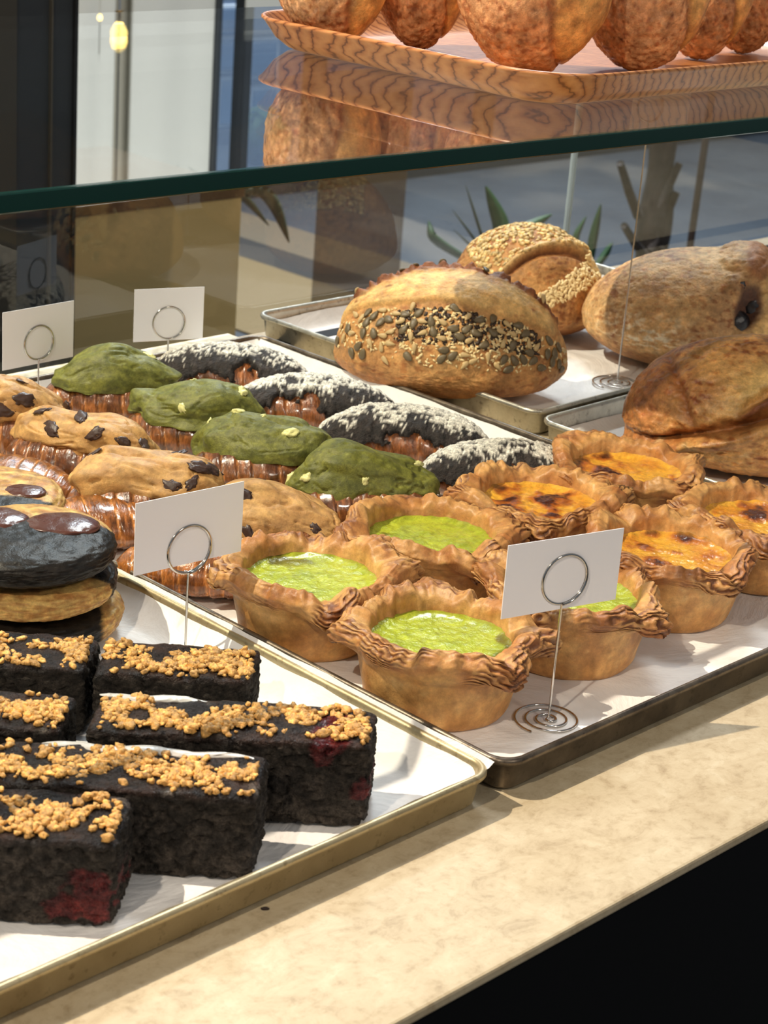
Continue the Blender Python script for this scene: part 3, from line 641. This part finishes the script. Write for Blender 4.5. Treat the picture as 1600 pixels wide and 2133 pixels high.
# ------------------------------------------------------------------ tarts
def tart(label, cx, cy, rz, kind, seed, group, corners=(45, 135, 225, 315)):
    o = thing('tart', label, 'tart', (cx, cy, .0038), rz, group)
    nt, ns = 300, 110; th = np.linspace(0, 2 * math.pi, nt, endpoint=False)[:, None]; s = np.linspace(0, 1, ns)[None, :]
    ring = np.stack([np.cos(th) * 1.0, np.sin(th) * 1.0, 0 * th], -1)[:, 0]
    nA = fbm(ring, 1.1, 2, seed); nB = fbm(ring, 3.0, 3, seed + 1); nC = fbm(ring, 6, 2, seed + 2)
    cor = np.zeros(nt)
    rnd = random.Random(seed)
    for c in corners:
        c2 = math.radians(c + rnd.uniform(-14, 14)); dd = (th[:, 0] - c2 + math.pi) % (2 * math.pi) - math.pi
        cor += rnd.uniform(.7, 1.25) * np.exp(-(dd / .26) ** 2)
    rim = .0530 + .003 * nA + .0050 * nB + .0122 * cor + .0022 * nC
    zr = .0485 + .004 * nA + .0075 * nB - .004 * cor + .003 * nC
    fold = np.clip(cor + .6 * nC, 0, 1.2)
    inn = .0400 + .002 * nB + .0015 * nC
    # control polyline of the profile (r, z) at every angle
    cp = [(0, 0), (.0395, 0), (.0425, .004), (.0455, .018), (.0485, .032), (rim * .55 + .0485 * .45, .037 - .002 * fold), (rim - .0006, zr - .0085 - .004 * fold), (rim + .0014, zr - .004 - .002 * fold),
          (rim - .001, zr), (rim * .6 + inn * .4, zr + .0018), (inn + .0015, zr - .001), (inn - .0004, .038), (inn - .002, .033)]
    R_ = np.stack([np.broadcast_to(c[0], nt) for c in cp], 1).astype(float); Z_ = np.stack([np.broadcast_to(c[1], nt) for c in cp], 1).astype(float)
    kn = np.array([0, .08, .13, .26, .40, .48, .60, .68, .74, .83, .91, .97, 1.0]); sv = s[0]
    r = np.empty((nt, ns)); z = np.empty((nt, ns))
    for i in range(nt): r[i] = np.interp(sv, kn, R_[i]); z[i] = np.interp(sv, kn, Z_[i])
    for _ in range(2): r[:, 1:-1] = (r[:, :-2] + r[:, 1:-1] * 2 + r[:, 2:]) / 4; z[:, 1:-1] = (z[:, :-2] + z[:, 1:-1] * 2 + z[:, 2:]) / 4
    P3 = np.stack([r * np.cos(th), r * np.sin(th), z], -1)
    warp = fbm(P3, 60, 3, seed + 4)
    lam = np.sin(sv[None, :] * 120 + warp * 16 + 5.0 * nB[:, None]); lz = ss(.42, .52, sv)[None, :] * (1 - ss(.80, .9, sv))[None, :]
    pat = ss(-.15, .35, fbm(P3, 28, 2, seed + 20) + .5 * cor[:, None]); lamh = lam * lz * pat * (.0006 + .0011 * np.clip(fold, 0, 1))[:, None]
    wr = fbm(P3, 110, 3, seed + 5) * .0016 * ss(.40, .6, sv)[None, :] + fbm(P3, 40, 2, seed + 6) * .0016
    r2 = r + lamh + wr * .8; z2 = z + wr * ss(.4, .6, sv)[None, :] + lamh * .3
    # scalloped crimps on the inner lip
    cr = np.abs(np.sin(th[:, 0] * 11 + nA * 5))[:, None] * np.exp(-((sv - .86) / .06) ** 2)[None, :]; z2 += cr * .0016; r2 += cr * .0008
    V = np.stack([r2 * np.cos(th), r2 * np.sin(th), z2], -1)
    m = fbm(V, 45, 4, seed + 7); m2 = fbm(V, 140, 3, seed + 8)
    c = mixc((220, 170, 106), (190, 132, 72), ss(-.4, .4, m)); bak = ss(.45, .62, sv)[None, :] * (1 - .5 * ss(.76, .9, sv))[None, :]
    c = mixc(c, (158, 96, 50), bak * (.25 + .6 * ss(-.2, .5, m))); c = mixc(c, (112, 64, 34), np.clip(lz * pat * ss(.2, -.7, lam) * .95, 0, 1)); c = mixc(c, (226, 184, 126), ss(.2, .55, m2) * .5)
    c = mixc(c, (98, 52, 26), np.clip(fold, 0, 1)[:, None] * np.exp(-((sv - .70) / .05) ** 2)[None, :] * ss(.0, .5, m) * .8)
    c = mixc(c, (176, 120, 60), (1 - ss(.1, .42, sv))[None, :] * ss(-.3, .4, fbm(V * [1, 1, .3], 90, 3, seed + 9)) * .8)
    V[..., 2] -= V[..., 2].min()
    link('pastry_case', mesh('pastry_case', V.reshape(-1, 3), grid_faces(nt, ns, True, False), np.concatenate([c, np.full(c.shape[:2] + (1,), .45)], -1).reshape(-1, 4)), M_tart, o)
    nr_, na = 60, 160; rr = np.linspace(0, 1, nr_)[:, None]; aa = np.linspace(0, 2 * math.pi, na, endpoint=False)[None, :]
    x = rr * .0408 * np.cos(aa); y = rr * .0408 * np.sin(aa); p = np.stack([x, y, 0 * x], -1)
    lo = fbm(p, 55, 3, seed + 11); hi = fbm(p, 170, 3, seed + 12)
    amp = 1 if kind == 'lime' else 1.7
    z = .0372 + (lo * .0010 + hi * .0006) * amp + .0018 * ss(.8, 1, rr)
    if kind == 'lime':
        c = mixc((178, 190, 40), (154, 170, 26), ss(-.3, .4, lo)); c = mixc(c, (96, 92, 30), ss(.45, .62, fbm(p, 38, 2, seed + 13)) * ss(.45, .8, rr) * .9); c = mixc(c, (146, 150, 30), ss(.85, 1, rr) * .6)
    else:
        c = mixc((234, 172, 40), (214, 138, 22), ss(-.3, .4, lo)); sp = fbm(p, 34, 5, seed + 13) + .08; c = mixc(c, (170, 86, 16), ss(.05, .25, sp) * .9); c = mixc(c, (70, 28, 12), ss(.22, .36, sp)); z = z + .0012 * ss(.1, .4, sp); c = mixc(c, (232, 186, 80), ss(.8, 1, rr) * .5)
    V = np.stack([x, y, z], -1)
    link('filling', mesh('filling', V.reshape(-1, 3), grid_faces(nr_, na, False, True), np.concatenate([c, np.full(c.shape[:2] + (1,), .22)], -1).reshape(-1, 4)), M_curd, o)
L1, L2 = 'lime green curd tarts', 'yellow custard tarts'
tart('lime curd tart at the left tray edge, behind the nearest tart', .7535, .775, .1, 'lime', 601, L1)
tart('lime curd tart nearest the viewer, fully in view', .753, .665, .6, 'lime', 622, L1, (20, 100, 215, 300))
tart('lime curd tart behind the others, below the green-topped croissant', .862, .778, .3, 'lime', 643, L1)
tart('lime curd tart mostly hidden behind the front white card', .865, .662, .9, 'lime', 664, L1)
tart('custard tart between the hindmost lime tart and the furthest custard tart', .972, .780, .2, 'custard', 685, L2)
tart('custard tart against the right tray rim, furthest back', 1.076, .786, .7, 'custard', 706, L2)
tart('custard tart right of the front white card, whole side in view', .972, .668, .4, 'custard', 727, L2)
tart('custard tart cut off by the right edge of the photo', 1.074, .668, .0, 'custard', 748, L2)

# ------------------------------------------------------------------ brownies
def brownie(label, cx, cy, ln, wd, ht, seed, lvl=7, rz=0.0, cherry=None, icing=0.0):
    o = thing('brownie', label, 'brownie', (cx, cy, .0038), FACE + rz, 'chocolate brownie bars with golden crumble')
    d, F = ico(lvl); p = 16.0; k = 1 / (np.abs(d) ** p).sum(1) ** (1 / p); V = d * k[:, None]; u = V.copy()
    V = V * np.array([ln / 2, wd / 2, ht / 2]); V[:, 2] += ht / 2; nr = vnorm(V, F)
    top = ss(.80, .95, u[:, 2])
    V[:, 2] += u[:, 2].clip(0) * (.0022 * fbm(V, 30, 3, seed) + .0016 * fbm(V, 80, 2, seed + 1))
    side = 1 - top
    V += nr * (side * (.0013 * fbm(V, 330, 3, seed + 2) + .0008 * fbm(V, 120, 3, seed + 12) - .0016 * ss(.45, .8, fbm(V, 120, 2, seed + 3, True)) ) + top * .0006 * fbm(V, 200, 3, seed + 4))[:, None]
    V[:, 0] += .004 * V[:, 1] / wd
    m = fbm(V, 150, 4, seed + 5)
    c = mixc((62, 55, 52), (34, 30, 28), ss(-.4, .4, m)); t = mixc((52, 36, 32), (28, 22, 22), ss(-.3, .3, fbm(V, 60, 3, seed + 6))); t = mixc(t, (140, 132, 128), ss(.22, .55, fbm(V, 45, 4, seed + 7)) * .7)
    c = mixc(c, t, top); rg = .8 - top * .5
    if cherry:
        for (qx, qz, qr) in cherry:
            g = np.exp(-(((u[:, 0] - qx) * ln / 2 / qr) ** 2 + ((u[:, 2] - qz) * ht / 2 / qr) ** 2) * 1.2) * (u[:, 1] < .5); g = ss(.34, .50, g + .75 * fbm(V, 95, 4, seed + 8)) * ss(.05, .2, g); c = mixc(c, mixc((104, 38, 38), (70, 20, 24), ss(-.3, .3, m)), g * .9); rg = rg - g * .3
            V += nr * (g * .0015 * fbm(V, 220, 2, seed + 9))[:, None]
    V[:, 2] -= V[:, 2].min()
    link('sponge', mesh('sponge', V, F, np.concatenate([c, rg[:, None]], 1)), M_brown, o)
    rnd = random.Random(seed); dv, Fc = ico(2); Vs = []; Fs = []; Cs = []; n = 0
    for _ in range(int(5200 * ln)):
        cxx = rnd.uniform(-.47, .47) * ln; cyy = rnd.gauss(0, .21) * wd + .10 * wd * math.sin(cxx * 70 + seed)
        dens = perlin(np.array([[cxx * 55 + seed, cyy * 55, 3.3]]))[0]
        if dens < -.30 or abs(cyy) > wd * .44: continue
        sz = rnd.choice((.0008, .0012, .0016, .0021)) * (1 + .4 * dens); v = dv * np.array([1.25, 1, .8]) * sz * 1.1 * (1 + .9 * fbm(dv, 1.5, 2, rnd.randrange(99)))[:, None]
        A = frame(np.array([rnd.uniform(-.5, .5), rnd.uniform(-.5, .5), 1.0]) / 1.2, rnd)
        hz = ht + .0012 + max(0, dens) * rnd.uniform(0, .0035)
        Vs.append(v @ A.T + [cxx, cyy, hz]); Fs.append(Fc + n * len(dv)); n += 1; q = np.array([226, 168, 88]) * rnd.uniform(.8, 1.1); Cs.append(np.tile([*q, .45], (len(dv), 1)))
    tag(link('crumble_topping', mesh('crumble_topping', np.concatenate(Vs), np.concatenate(Fs), np.concatenate(Cs)), M_crumb, o), kind='stuff')
    if icing:
        dI, FI = ico(5); x0, x1 = icing; V = dI * np.array([(x1 - x0) / 2 * ln, wd * .085, .0016]) * (1 + .25 * fbm(dI * [6, 1, 1], 1, 3, seed))[:, None]
        V += [(x0 + x1) / 2 * ln, wd * .40 + 0, ht + .0008]; V[:, 1] += .0015 * np.sin(V[:, 0] * 160)
        link('icing', mesh('icing', V, FI), M_icing, o)
def at(x, y): return x, y
brownie('front brownie bar with cherry filling at its right end, cut off by the left edge', .438, .651, .126, .047, .044, 801, cherry=[(.82, -.35, .014), (.66, -.5, .010), (.9, .1, .006)], rz=R(1))
brownie('brownie bar in the middle row, second from the front, with white icing', .510, .643, .132, .043, .046, 812, icing=(-.35, .45), rz=R(0))
brownie('long brownie bar furthest right, with icing and a cherry spot', .583, .648, .142, .042, .047, 823, cherry=[(.66, .85, .009), (.74, 1.0, .008), (.95, -.1, .006)], icing=(-.48, -.1), rz=R(1))
brownie('brownie bar at the back, directly in front of the tilted card', .613, .729, .084, .044, .040, 834, 6)
brownie('brownie bar at back left in front of the stacked dark cookies', .546, .797, .098, .044, .040, 845, 6)
brownie('short brownie piece at the left edge, behind the front bars', .497, .742, .086, .042, .042, 856, 6)
brownie('brownie bar beyond the left edge of the front row', .44, .738, .07, .042, .042, 867, 6)

# ------------------------------------------------------------------ cookies
def cookie(label, cx, cy, z0, r, h, seed, dark, rz=0.0, chips=0, tilt=(0, 0), group='two-tone stacked cookies'):
    o = thing('cookie', label, 'cookie', (cx, cy, z0), rz, group); o.rotation_euler[0] = tilt[0]; o.rotation_euler[1] = tilt[1]
    d, F = ico(6); hr = np.hypot(d[:, 0], d[:, 1]) + 1e-9; p = 3.2
    k = 1 / (hr ** p + np.abs(d[:, 2]) ** p) ** (1 / p); V = d * k[:, None] * np.array([r, r, h / 2]) * (1 + .04 * fbm(d, 1.5, 3, seed))[:, None]
    V += (d * (.0012 * fbm(d, 9, 4, seed + 1))[:, None]); V[:, 2] -= V[:, 2].min(); u = V / r
    mask = dark(u); m = fbm(d, 6, 4, seed + 3)
    c = mixc(mixc((206, 168, 100), (160, 108, 58), ss(-.4, .5, m)), mixc((36, 31, 29), (22, 20, 20), ss(-.3, .4, m)), ss(-.03, .03, mask + .05 * fbm(d, 8, 2, seed + 4)))
    link('cookie_body', mesh('cookie_body', V, F, np.concatenate([c, np.full((len(V), 1), .42)], 1)), M_cookie, o)
    return o, h
ca = FACE
ck = P(62, 1316, .003); sx_, sy_ = ck[0], ck[1]
cookie('bottom cookie of the stack, black with a tan side', sx_ + .004, sy_ + .002, .0038, .0535, .0225, 901, lambda u: .75 - u[:, 0] - .2 * u[:, 1], ca)
cookie('middle tan cookie of the stack with a black back', sx_ + .002, sy_ + .002, .0255, .0515, .0215, 912, lambda u: u[:, 1] - .15 + .4 * (u[:, 0] > .75), ca)
tc, hh = cookie('top cookie of the stack, black and vanilla with melted chocolate discs', sx_ + .000, sy_ + .004, .0460, .0525, .0235, 923, lambda u: .30 - u[:, 1] + 0.0 * u[:, 0], ca)
for (x, y, r, s) in ((-.022, .012, .021, 3), (.020, .010, .022, 5)):
    dv, Fc = ico(5); V = dv * np.array([r, r * .8, .004]) * (1 + .12 * fbm(dv, 1.5, 2, s))[:, None] + [x, y, .0228]
    link('chocolate_disc', mesh('chocolate_disc', V, Fc), plain('milk chocolate', (84, 48, 38), .25, bump=(90, .4, .002)), tc)
cb = P(-45, 1215, .003)
cookie('lower cookie of the stack behind, at the left edge', cb[0], cb[1], .0038, .052, .022, 934, lambda u: .3 - u[:, 0], ca)
cookie('middle cookie of the rear stack at the left edge', cb[0] + .002, cb[1], .0250, .051, .022, 945, lambda u: .3 - u[:, 0], ca)
tb, hh = cookie('top vanilla cookie of the rear stack at the left edge, with a chocolate disc', cb[0] + .002, cb[1], .0462, .052, .022, 956, lambda u: -.25 - u[:, 1], ca)
dv, Fc = ico(5); link('chocolate_disc', mesh('chocolate_disc', dv * np.array([.013, .011, .003]) * (1 + .12 * fbm(dv, 1.5, 2, 8))[:, None] + [.028, -.002, .0212], Fc), MATS['milk chocolate'], tb)

# crumbs on the counter and paper
for px, py, z, lb in ((552, 1895, 0, 'tiny dark crumb lying on the beige worktop'), (883, 1629, .004, 'tiny dark crumb on the white parchment near the tray corner')):
    p = P(px, py, z); dv, Fc = ico(3); V = dv * np.array([.0022 if z == 0 else .0012, .0009, .0008]) * (1 + .3 * fbm(dv, 1.5, 2, 4))[:, None]
    tag(link('crumb', mesh('crumb', V, Fc), plain('crumb dark', (40, 24, 18), .6), None, loc=(p[0], p[1], z + .0007), rz=-.7), lb, 'crumb')

# ------------------------------------------------------------------ background room
M_dark = plain('dark column paint', (56, 60, 64), .5, bump=(20, .2, .004))
a = PY(-120, 300, 2.2)[0]; b = PY(155, 300, 2.2)[0]
col = thing('dark_column', 'dark slate panelled column at the far left behind the glass', 'column', ((a + b) / 2, 2.3, -.9))
hw = (b - a) / 2
box('shaft', -hw, hw, -.1, .1, 0, 3.6, M_dark, col)
for k, (px0, px1, mcol) in enumerate(((-60, 30, (72, 68, 60)), (100, 104, (92, 86, 74)), (148, 155, (38, 38, 38)))):
    q0, q1 = PY(px0, 300, 2.2)[0] - (a + b) / 2, PY(px1, 300, 2.2)[0] - (a + b) / 2
    box('panel_strip', q0, q1 - .0005, -.106, -.1, 0.01, 3.59, plain('strip %d' % k, mcol, .5), col)
M_amber = plain('amber laminate', (232, 196, 126), .45, bump=(8, .15, .01))
YA = 2.6; a = PY(155, 500, YA)[0]; b = PY(500, 500, YA)[0]; zt = PY(330, 408, YA)[2]
cab = thing('amber_cabinet', 'plain amber-brown cabinet behind the rear glass', 'cabinet', ((a + b) / 2, YA + .2, -.9))
box('cabinet_body', -(b - a) / 2, (b - a) / 2, -.2, .2, 0, zt + .9 - .02, M_amber, cab, .002)
box('cabinet_top', -(b - a) / 2 - .004, (b - a) / 2 + .004, -.204, .204, zt + .88, zt + .9, plain('brown top', (110, 80, 44), .4), cab, .002)
def smoked(name, rgb, tr):
    t = NT(name); t.set(Base_Color=rgb, Roughness=.15, Alpha=tr); return t.m
YB = 3.2; a = PY(658, 500, YB)[0]; b = PY(835, 500, YB)[0]
pn = thing('brown_screen', 'standing smoked brown acrylic screen left of the plants', 'screen', ((a + b) / 2, YB, -.9))
box('acrylic_panel', -(b - a) / 2, (b - a) / 2, -.004, .004, .02, 1.05, smoked('smoked acrylic', (110, 80, 40), .55), pn)
box('foot', -(b - a) / 2, (b - a) / 2, -.04, .04, 0, .02, M_dark, pn)

YW = 5.0
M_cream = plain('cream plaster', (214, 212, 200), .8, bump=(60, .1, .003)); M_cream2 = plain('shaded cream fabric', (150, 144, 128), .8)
def pw(px, y=200): return PY(px, y, YW)[0]
st(box('wall_back', -6, pw(-200), YW, YW + .15, -.9, 3.6, M_cream))
for k, (p0, p1, m) in enumerate(((140, 232, M_cream), (272, 436, M_cream))):
    c_ = thing('curtain_panel', ('left' if k == 0 else 'right') + ' pale cream hanging panel beside the glowing bulb', 'panel', ((pw(p0) + pw(p1)) / 2, YW, -.88))
    hw = (pw(p1) - pw(p0)) / 2; nx = 60; U = np.linspace(-hw, hw, nx); yy = .003 * np.sin(U / hw * 5)
    ptsf = [(u, v - .01, zz) for zz in (0, 3.4) for u, v in zip(U, yy)] + [(u, v + .01, zz) for zz in (0, 3.4) for u, v in zip(U, yy)]
    Fz = [(i, i + 1, nx + i + 1, nx + i) for i in range(nx - 1)] + [(2 * nx + i + 1, 2 * nx + i, 3 * nx + i, 3 * nx + i + 1) for i in range(nx - 1)] + [(0, nx, 3 * nx, 2 * nx), (nx - 1, 3 * nx - 1, 4 * nx - 1, 2 * nx - 1)]
    link('cloth', mesh('cloth', ptsf, Fz), m, c_)
    box('hem_rail', -hw, hw, -.02, .02, 3.4, 3.44, M_dark, c_)
st(box('wall_recess', pw(120), pw(300), YW + .05, YW + .12, -.9, 3.6, M_cream2))
pb = PY(248, 68, YW - .6); bulb = thing('pendant_bulb', 'glowing pear-shaped pendant bulb hanging before the pale panels', 'lamp', (pb[0], pb[1], pb[2]))
em = NT('glowing bulb'); em.set(Base_Color=(255, 230, 150), Emission_Color=(255, 214, 110), Emission_Strength=9.0)
dv, Fc = ico(4); Vb = dv * np.array([.024, .024, .034]); Vb[:, :2] *= (1 - .35 * ss(0, .034, Vb[:, 2]))[:, None]; link('bulb', mesh('bulb', Vb, Fc), em.m, bulb)
tube('socket', [(0, 0, .03), (0, 0, .045), (0, 0, .06)], .012, plain('brass', (120, 100, 60), .4, .6), bulb, 12); tube('cable', [(0, 0, .06), (0, 0, .8), (0, 0, 1.8)], .003, M_dark, bulb, 6)
p2 = PY(208, 36, YW - .2); b2 = thing('pendant_bulb', 'tiny faint pendant bulb left of the larger glowing one', 'lamp', tuple(p2))
link('bulb', mesh('bulb', Vb * .32, Fc), em.m, b2); tube('cable', [(0, 0, .008), (0, 0, .5), (0, 0, 1.2)], .0015, M_cream2, b2, 6)

# shop window: mullions, panes, what stands outside
win = thing('window_1', None, None, (0, 0, 0)); st(win)
M_frame = plain('dark window frame', (52, 56, 60), .45)
x0 = pw(437); x1 = 9.5
for i, (m0, m1) in enumerate(((437, 445), (495, 509))):
    box('mullion', pw(m0), pw(m1), YW - .03, YW + .03, -.9, 3.4, M_frame, win)
for xx in (pw(640), pw(1000), pw(1400), x1): box('mullion', xx, xx + .06, YW - .03, YW + .03, -.9, 3.4, M_frame, win)
box('sill', x0, x1, YW - .05, YW + .05, -.9, -.82, M_frame, win); box('head', x0, x1, YW - .05, YW + .05, 3.3, 3.4, M_frame, win)
link('window_glass', mesh('window_glass', [(x0, YW, -.82), (x1, YW, -.82), (x1, YW, 3.3), (x0, YW, 3.3)], [(0, 1, 2, 3)]), M_bglass, win, smooth=False)
bl = thing('window_blind', 'white roller blind pulled part way down the window', 'blind', (0, 0, 0))
q = PY(509, 72, YW - .08); q1 = PY(592, 60, YW - .08); box('fabric', q[0], q1[0] + .4, YW - .085, YW - .078, q[2], .12, M_cream, bl); box('cassette', q[0], q1[0] + .4, YW - .11, YW - .06, .12, .18, M_frame, bl); box('bottom_bar', q[0], q1[0] + .4, YW - .09, YW - .073, q[2] - .012, q[2], M_frame, bl)

YO = 5.75
def po(px, py): return PY(px, py, YO)
bd = thing('building', 'blue building with white framed windows seen through the shop window', 'building', (0, 0, 0))
fx0 = po(380, 100)[0]; fx1 = po(900, 100)[0]
box('facade', fx0, 13, YO, YO + 1, -1.2, 4.5, plain('blue grey facade', (96, 112, 136), .7), bd)
M_wf = plain('white frame', (214, 226, 240), .5); M_bp = plain('blue pane', (98, 142, 190), .2)
def outwin(pxa, pya, pxb, pyb):
    A = po(pxa, pya); B = po(pxb, pyb); xa, xb, za, zb = A[0], B[0], B[2], A[2]
    f = box('window_frame', xa, xb, YO - .02, YO - .001, za, zb, M_wf, bd); t = (xb - xa) * .12
    box('pane', xa + t, xb - t, YO - .026, YO - .021, za + t, zb - t, M_bp, f)
for w4 in ((512, 80, 572, 160), (512, 178, 572, 262), (512, 280, 575, 345), (444, 76, 494, 150), (448, 160, 490, 260), (440, 10, 492, 66)): outwin(*w4)
rnd = random.Random(12)
def leafy(name, label, cat, loc, rad, n, c1, c2, seed):
    rnd = random.Random(seed); Vs = []; F = []; 
    o = thing(name, label, cat, loc)
    for i in range(n):
        dd = np.array([rnd.gauss(0, 1), rnd.gauss(0, 1), rnd.gauss(0, 1)]); dd /= np.linalg.norm(dd); c = dd * rad * rnd.uniform(.6, 1); A = frame(dd, rnd); s = rnd.uniform(.015, .035)
        q = np.array([(-1, 0, 0), (0, .5, .1), (1, 0, 0), (0, -.5, .1)]) * s; Vs.append(q @ A.T + c); F.append((4 * i, 4 * i + 1, 4 * i + 2, 4 * i + 3))
    f = link('foliage', mesh('foliage', np.concatenate(Vs), F), plain(name + ' leaf', c1, .6), o, smooth=False); f['kind'] = 'stuff'
    tube('stem', [(0, 0, -rad[2] - .4), (0, 0, -rad[2] * .5), (0, 0, 0)], .02, plain(name + ' stem', c2, .7), o)
bp = PY(545, 290, 5.45); leafy('bush', 'green bush outside the shop window', 'bush', tuple(bp), np.array([.13, .1, .13]), 500, (92, 124, 66), (70, 60, 40), 5)

# potted plants and palm behind the rear glass
M_leaf = plain('broad leaf', (46, 84, 46), .4, bump=(40, .2, .003)); M_leaf2 = plain('narrow leaf', (70, 80, 62), .5)
def leaf_vf(path, width, nseg=14):
    path = np.asarray(path, float); t = np.linspace(0, 1, nseg); k = np.linspace(0, 1, len(path))
    # smooth path by quadratic interpolation of control points
    c = np.stack([np.interp(t, k, path[:, j]) for j in range(3)], 1)
    for _ in range(3): c[1:-1] = (c[:-2] + 2 * c[1:-1] + c[2:]) / 4
    T = np.gradient(c, axis=0); T /= np.linalg.norm(T, axis=1)[:, None]; side = np.cross(T, [.7, .7, .15]); side /= np.linalg.norm(side, axis=1)[:, None]; nn = np.cross(side, T)
    wv = width * np.sin(np.pi * np.clip(t * .93 + .05, 0, 1)) ** .8
    V = np.concatenate([c - side * wv[:, None] + nn * wv[:, None] * .25, c, c + side * wv[:, None] + nn * wv[:, None] * .25, c - nn * .001], 0); n = nseg
    F = [(i, i + 1, n + i + 1, n + i) for i in range(n - 1)] + [(n + i, n + i + 1, 2 * n + i + 1, 2 * n + i) for i in range(n - 1)] + [(2 * n + i, 2 * n + i + 1, 3 * n + i + 1, 3 * n + i) for i in range(n - 1)] + [(3 * n + i, 3 * n + i + 1, i + 1, i) for i in range(n - 1)]
    return V, F
def plant(name, label, Yp, basepx, leaves, pot=.07, pot_z=None):
    b = PY(basepx[0], basepx[1], Yp); o = thing(name, label, 'plant', (b[0], b[1], -.9)); ob = np.array([b[0], b[1], -.9]); zb = b[2] + .9
    rings = [np.array([(r * math.cos(a), r * math.sin(a), z) for a in np.linspace(0, 2 * math.pi, 24, endpoint=False)]) for r, z in ((pot * .75, 0), (pot, zb - .02), (pot * 1.08, zb - .02), (pot * 1.08, zb), (pot * .95, zb), (pot * .95, zb - .02))]
    V, F = loft(rings, True, True); link('pot', mesh('pot', V, F), plain(name + ' pot', (70, 66, 62), .6), o, smooth=False)
    for pts, wd, m in leaves:
        q = [PY(x, y, Yp + dy) - ob for x, y, dy in pts]; q[0] = np.array([0, 0, zb - .015]); V, F = leaf_vf(q, wd); link('leaf', mesh('leaf', V, F), m, o)
plant('broadleaf_plant', 'broad-leaved green plant in a pot behind the oat loaf', 2.7, (1030, 560),
      [([(1030, 560, 0), (1050, 480, .02), (1012, 388, .05)], .019, M_leaf), ([(1030, 560, 0), (1080, 490, 0), (1150, 447, 0)], .018, M_leaf), ([(1030, 560, 0), (1000, 480, 0), (970, 385, 0)], .0035, M_leaf2),
       ([(1030, 560, 0), (990, 500, 0), (942, 436, 0)], .003, M_leaf2), ([(1030, 560, 0), (990, 520, 0), (945, 478, 0)], .003, M_leaf2), ([(1030, 560, 0), (900, 500, -.03), (893, 460, 0)], .010, M_leaf)])
plant('dark_leaf_plant', 'dark green upright-leaved plant left of the palm trunk', 2.9, (1225, 570),
      [([(1225, 570, 0), (1235, 500, 0), (1252, 425, 0)], .012, M_leaf), ([(1225, 570, 0), (1195, 500, 0), (1222, 450, 0)], .009, M_leaf), ([(1225, 570, 0), (1262, 530, 0), (1276, 505, 0)], .010, M_leaf), ([(1225, 570, 0), (1180, 520, 0), (1150, 480, 0)], .012, M_leaf)])
plant('trailing_plant', 'drooping strap-leaved plant above the amber cabinet', 3.15, (420, 425),
      [([(420, 425, 0), (540, 385, 0), (575, 430, 0), (602, 505, 0)], .016, M_leaf2), ([(420, 425, 0), (350, 392, 0), (372, 343, 0)], .008, M_leaf2), ([(420, 425, 0), (430, 380, 0), (392, 347, 0)], .008, M_leaf2), ([(420, 425, 0), (500, 400, 0), (560, 470, 0)], .010, M_leaf2)], pot=.06)
plant('small_plant', 'small green plant at the right edge behind the olive loaf', 2.4, (1610, 680),
      [([(1610, 680, 0), (1600, 630, 0), (1578, 585, 0)], .012, M_leaf), ([(1610, 680, 0), (1605, 640, 0), (1602, 590, 0)], .014, M_leaf), ([(1610, 680, 0), (1620, 640, 0), (1625, 600, 0)], .012, M_leaf)])
def palm():
    Yp = 3.0; b = PY(1352, 560, Yp); o = thing('palm_trunk', 'brown palm trunk with cut leaf stubs behind the loaves', 'palm', (b[0], Yp, -.9)); ob = np.array([b[0], Yp, -.9])
    M_bark = NT('palm bark'); M_bark.set(Base_Color=M_bark.ramp(M_bark.noise(30, 6, .7, (1, 1, .3)), [(.35, (36, 30, 27)), (.65, (72, 62, 56))]), Roughness=.8, Normal=M_bark.bump(M_bark.noise(60, 5, .6, (1, 1, .3)), .8, .01))
    z1 = PY(1375, 120, Yp)[2] + .9; x1_ = PY(1392, 120, Yp)[0] - ob[0]
    zz = np.linspace(0, z1, 30); pts = np.stack([np.interp(zz, [0, z1 * .55, z1], [0, 0, x1_ * .6]), 0 * zz, zz], 1)
    V, F = tube_vf(pts, .047, 20, 1 + .12 * np.sin(zz * 22) - .25 * zz / z1); V += (.004 * fbm(V, 30, 3, 3))[:, None]
    link('trunk', mesh('trunk', V, F), M_bark.m, o)
    for xa, ya, xb, yb in ((1370, 430, 1416, 340), (1355, 520, 1410, 400), (1330, 450, 1292, 340), (1350, 540, 1300, 470), (1345, 575, 1380, 515)):
        A = PY(xa, ya, Yp - .02) - ob; B = PY(xb, yb, Yp - .05) - ob; tube('leaf_stub', [A, (A + B) / 2 + [0, 0, -.005], B], .008, M_bark.m, o, 8, [1.7, 1.5, 1.2])
palm()
A = PY(1470, 290, 2.8); B = PY(1425, 600, 2.8); d_ = (B - A); fl = A + d_ * ((-.9 - A[2]) / d_[2])
tag(tube('wooden_post', [A - d_ * .35, A, B, fl], .009, plain('dark post', (60, 46, 40), .7), None, 10), 'thin dark leaning wooden post right of the palm trunk', 'post')
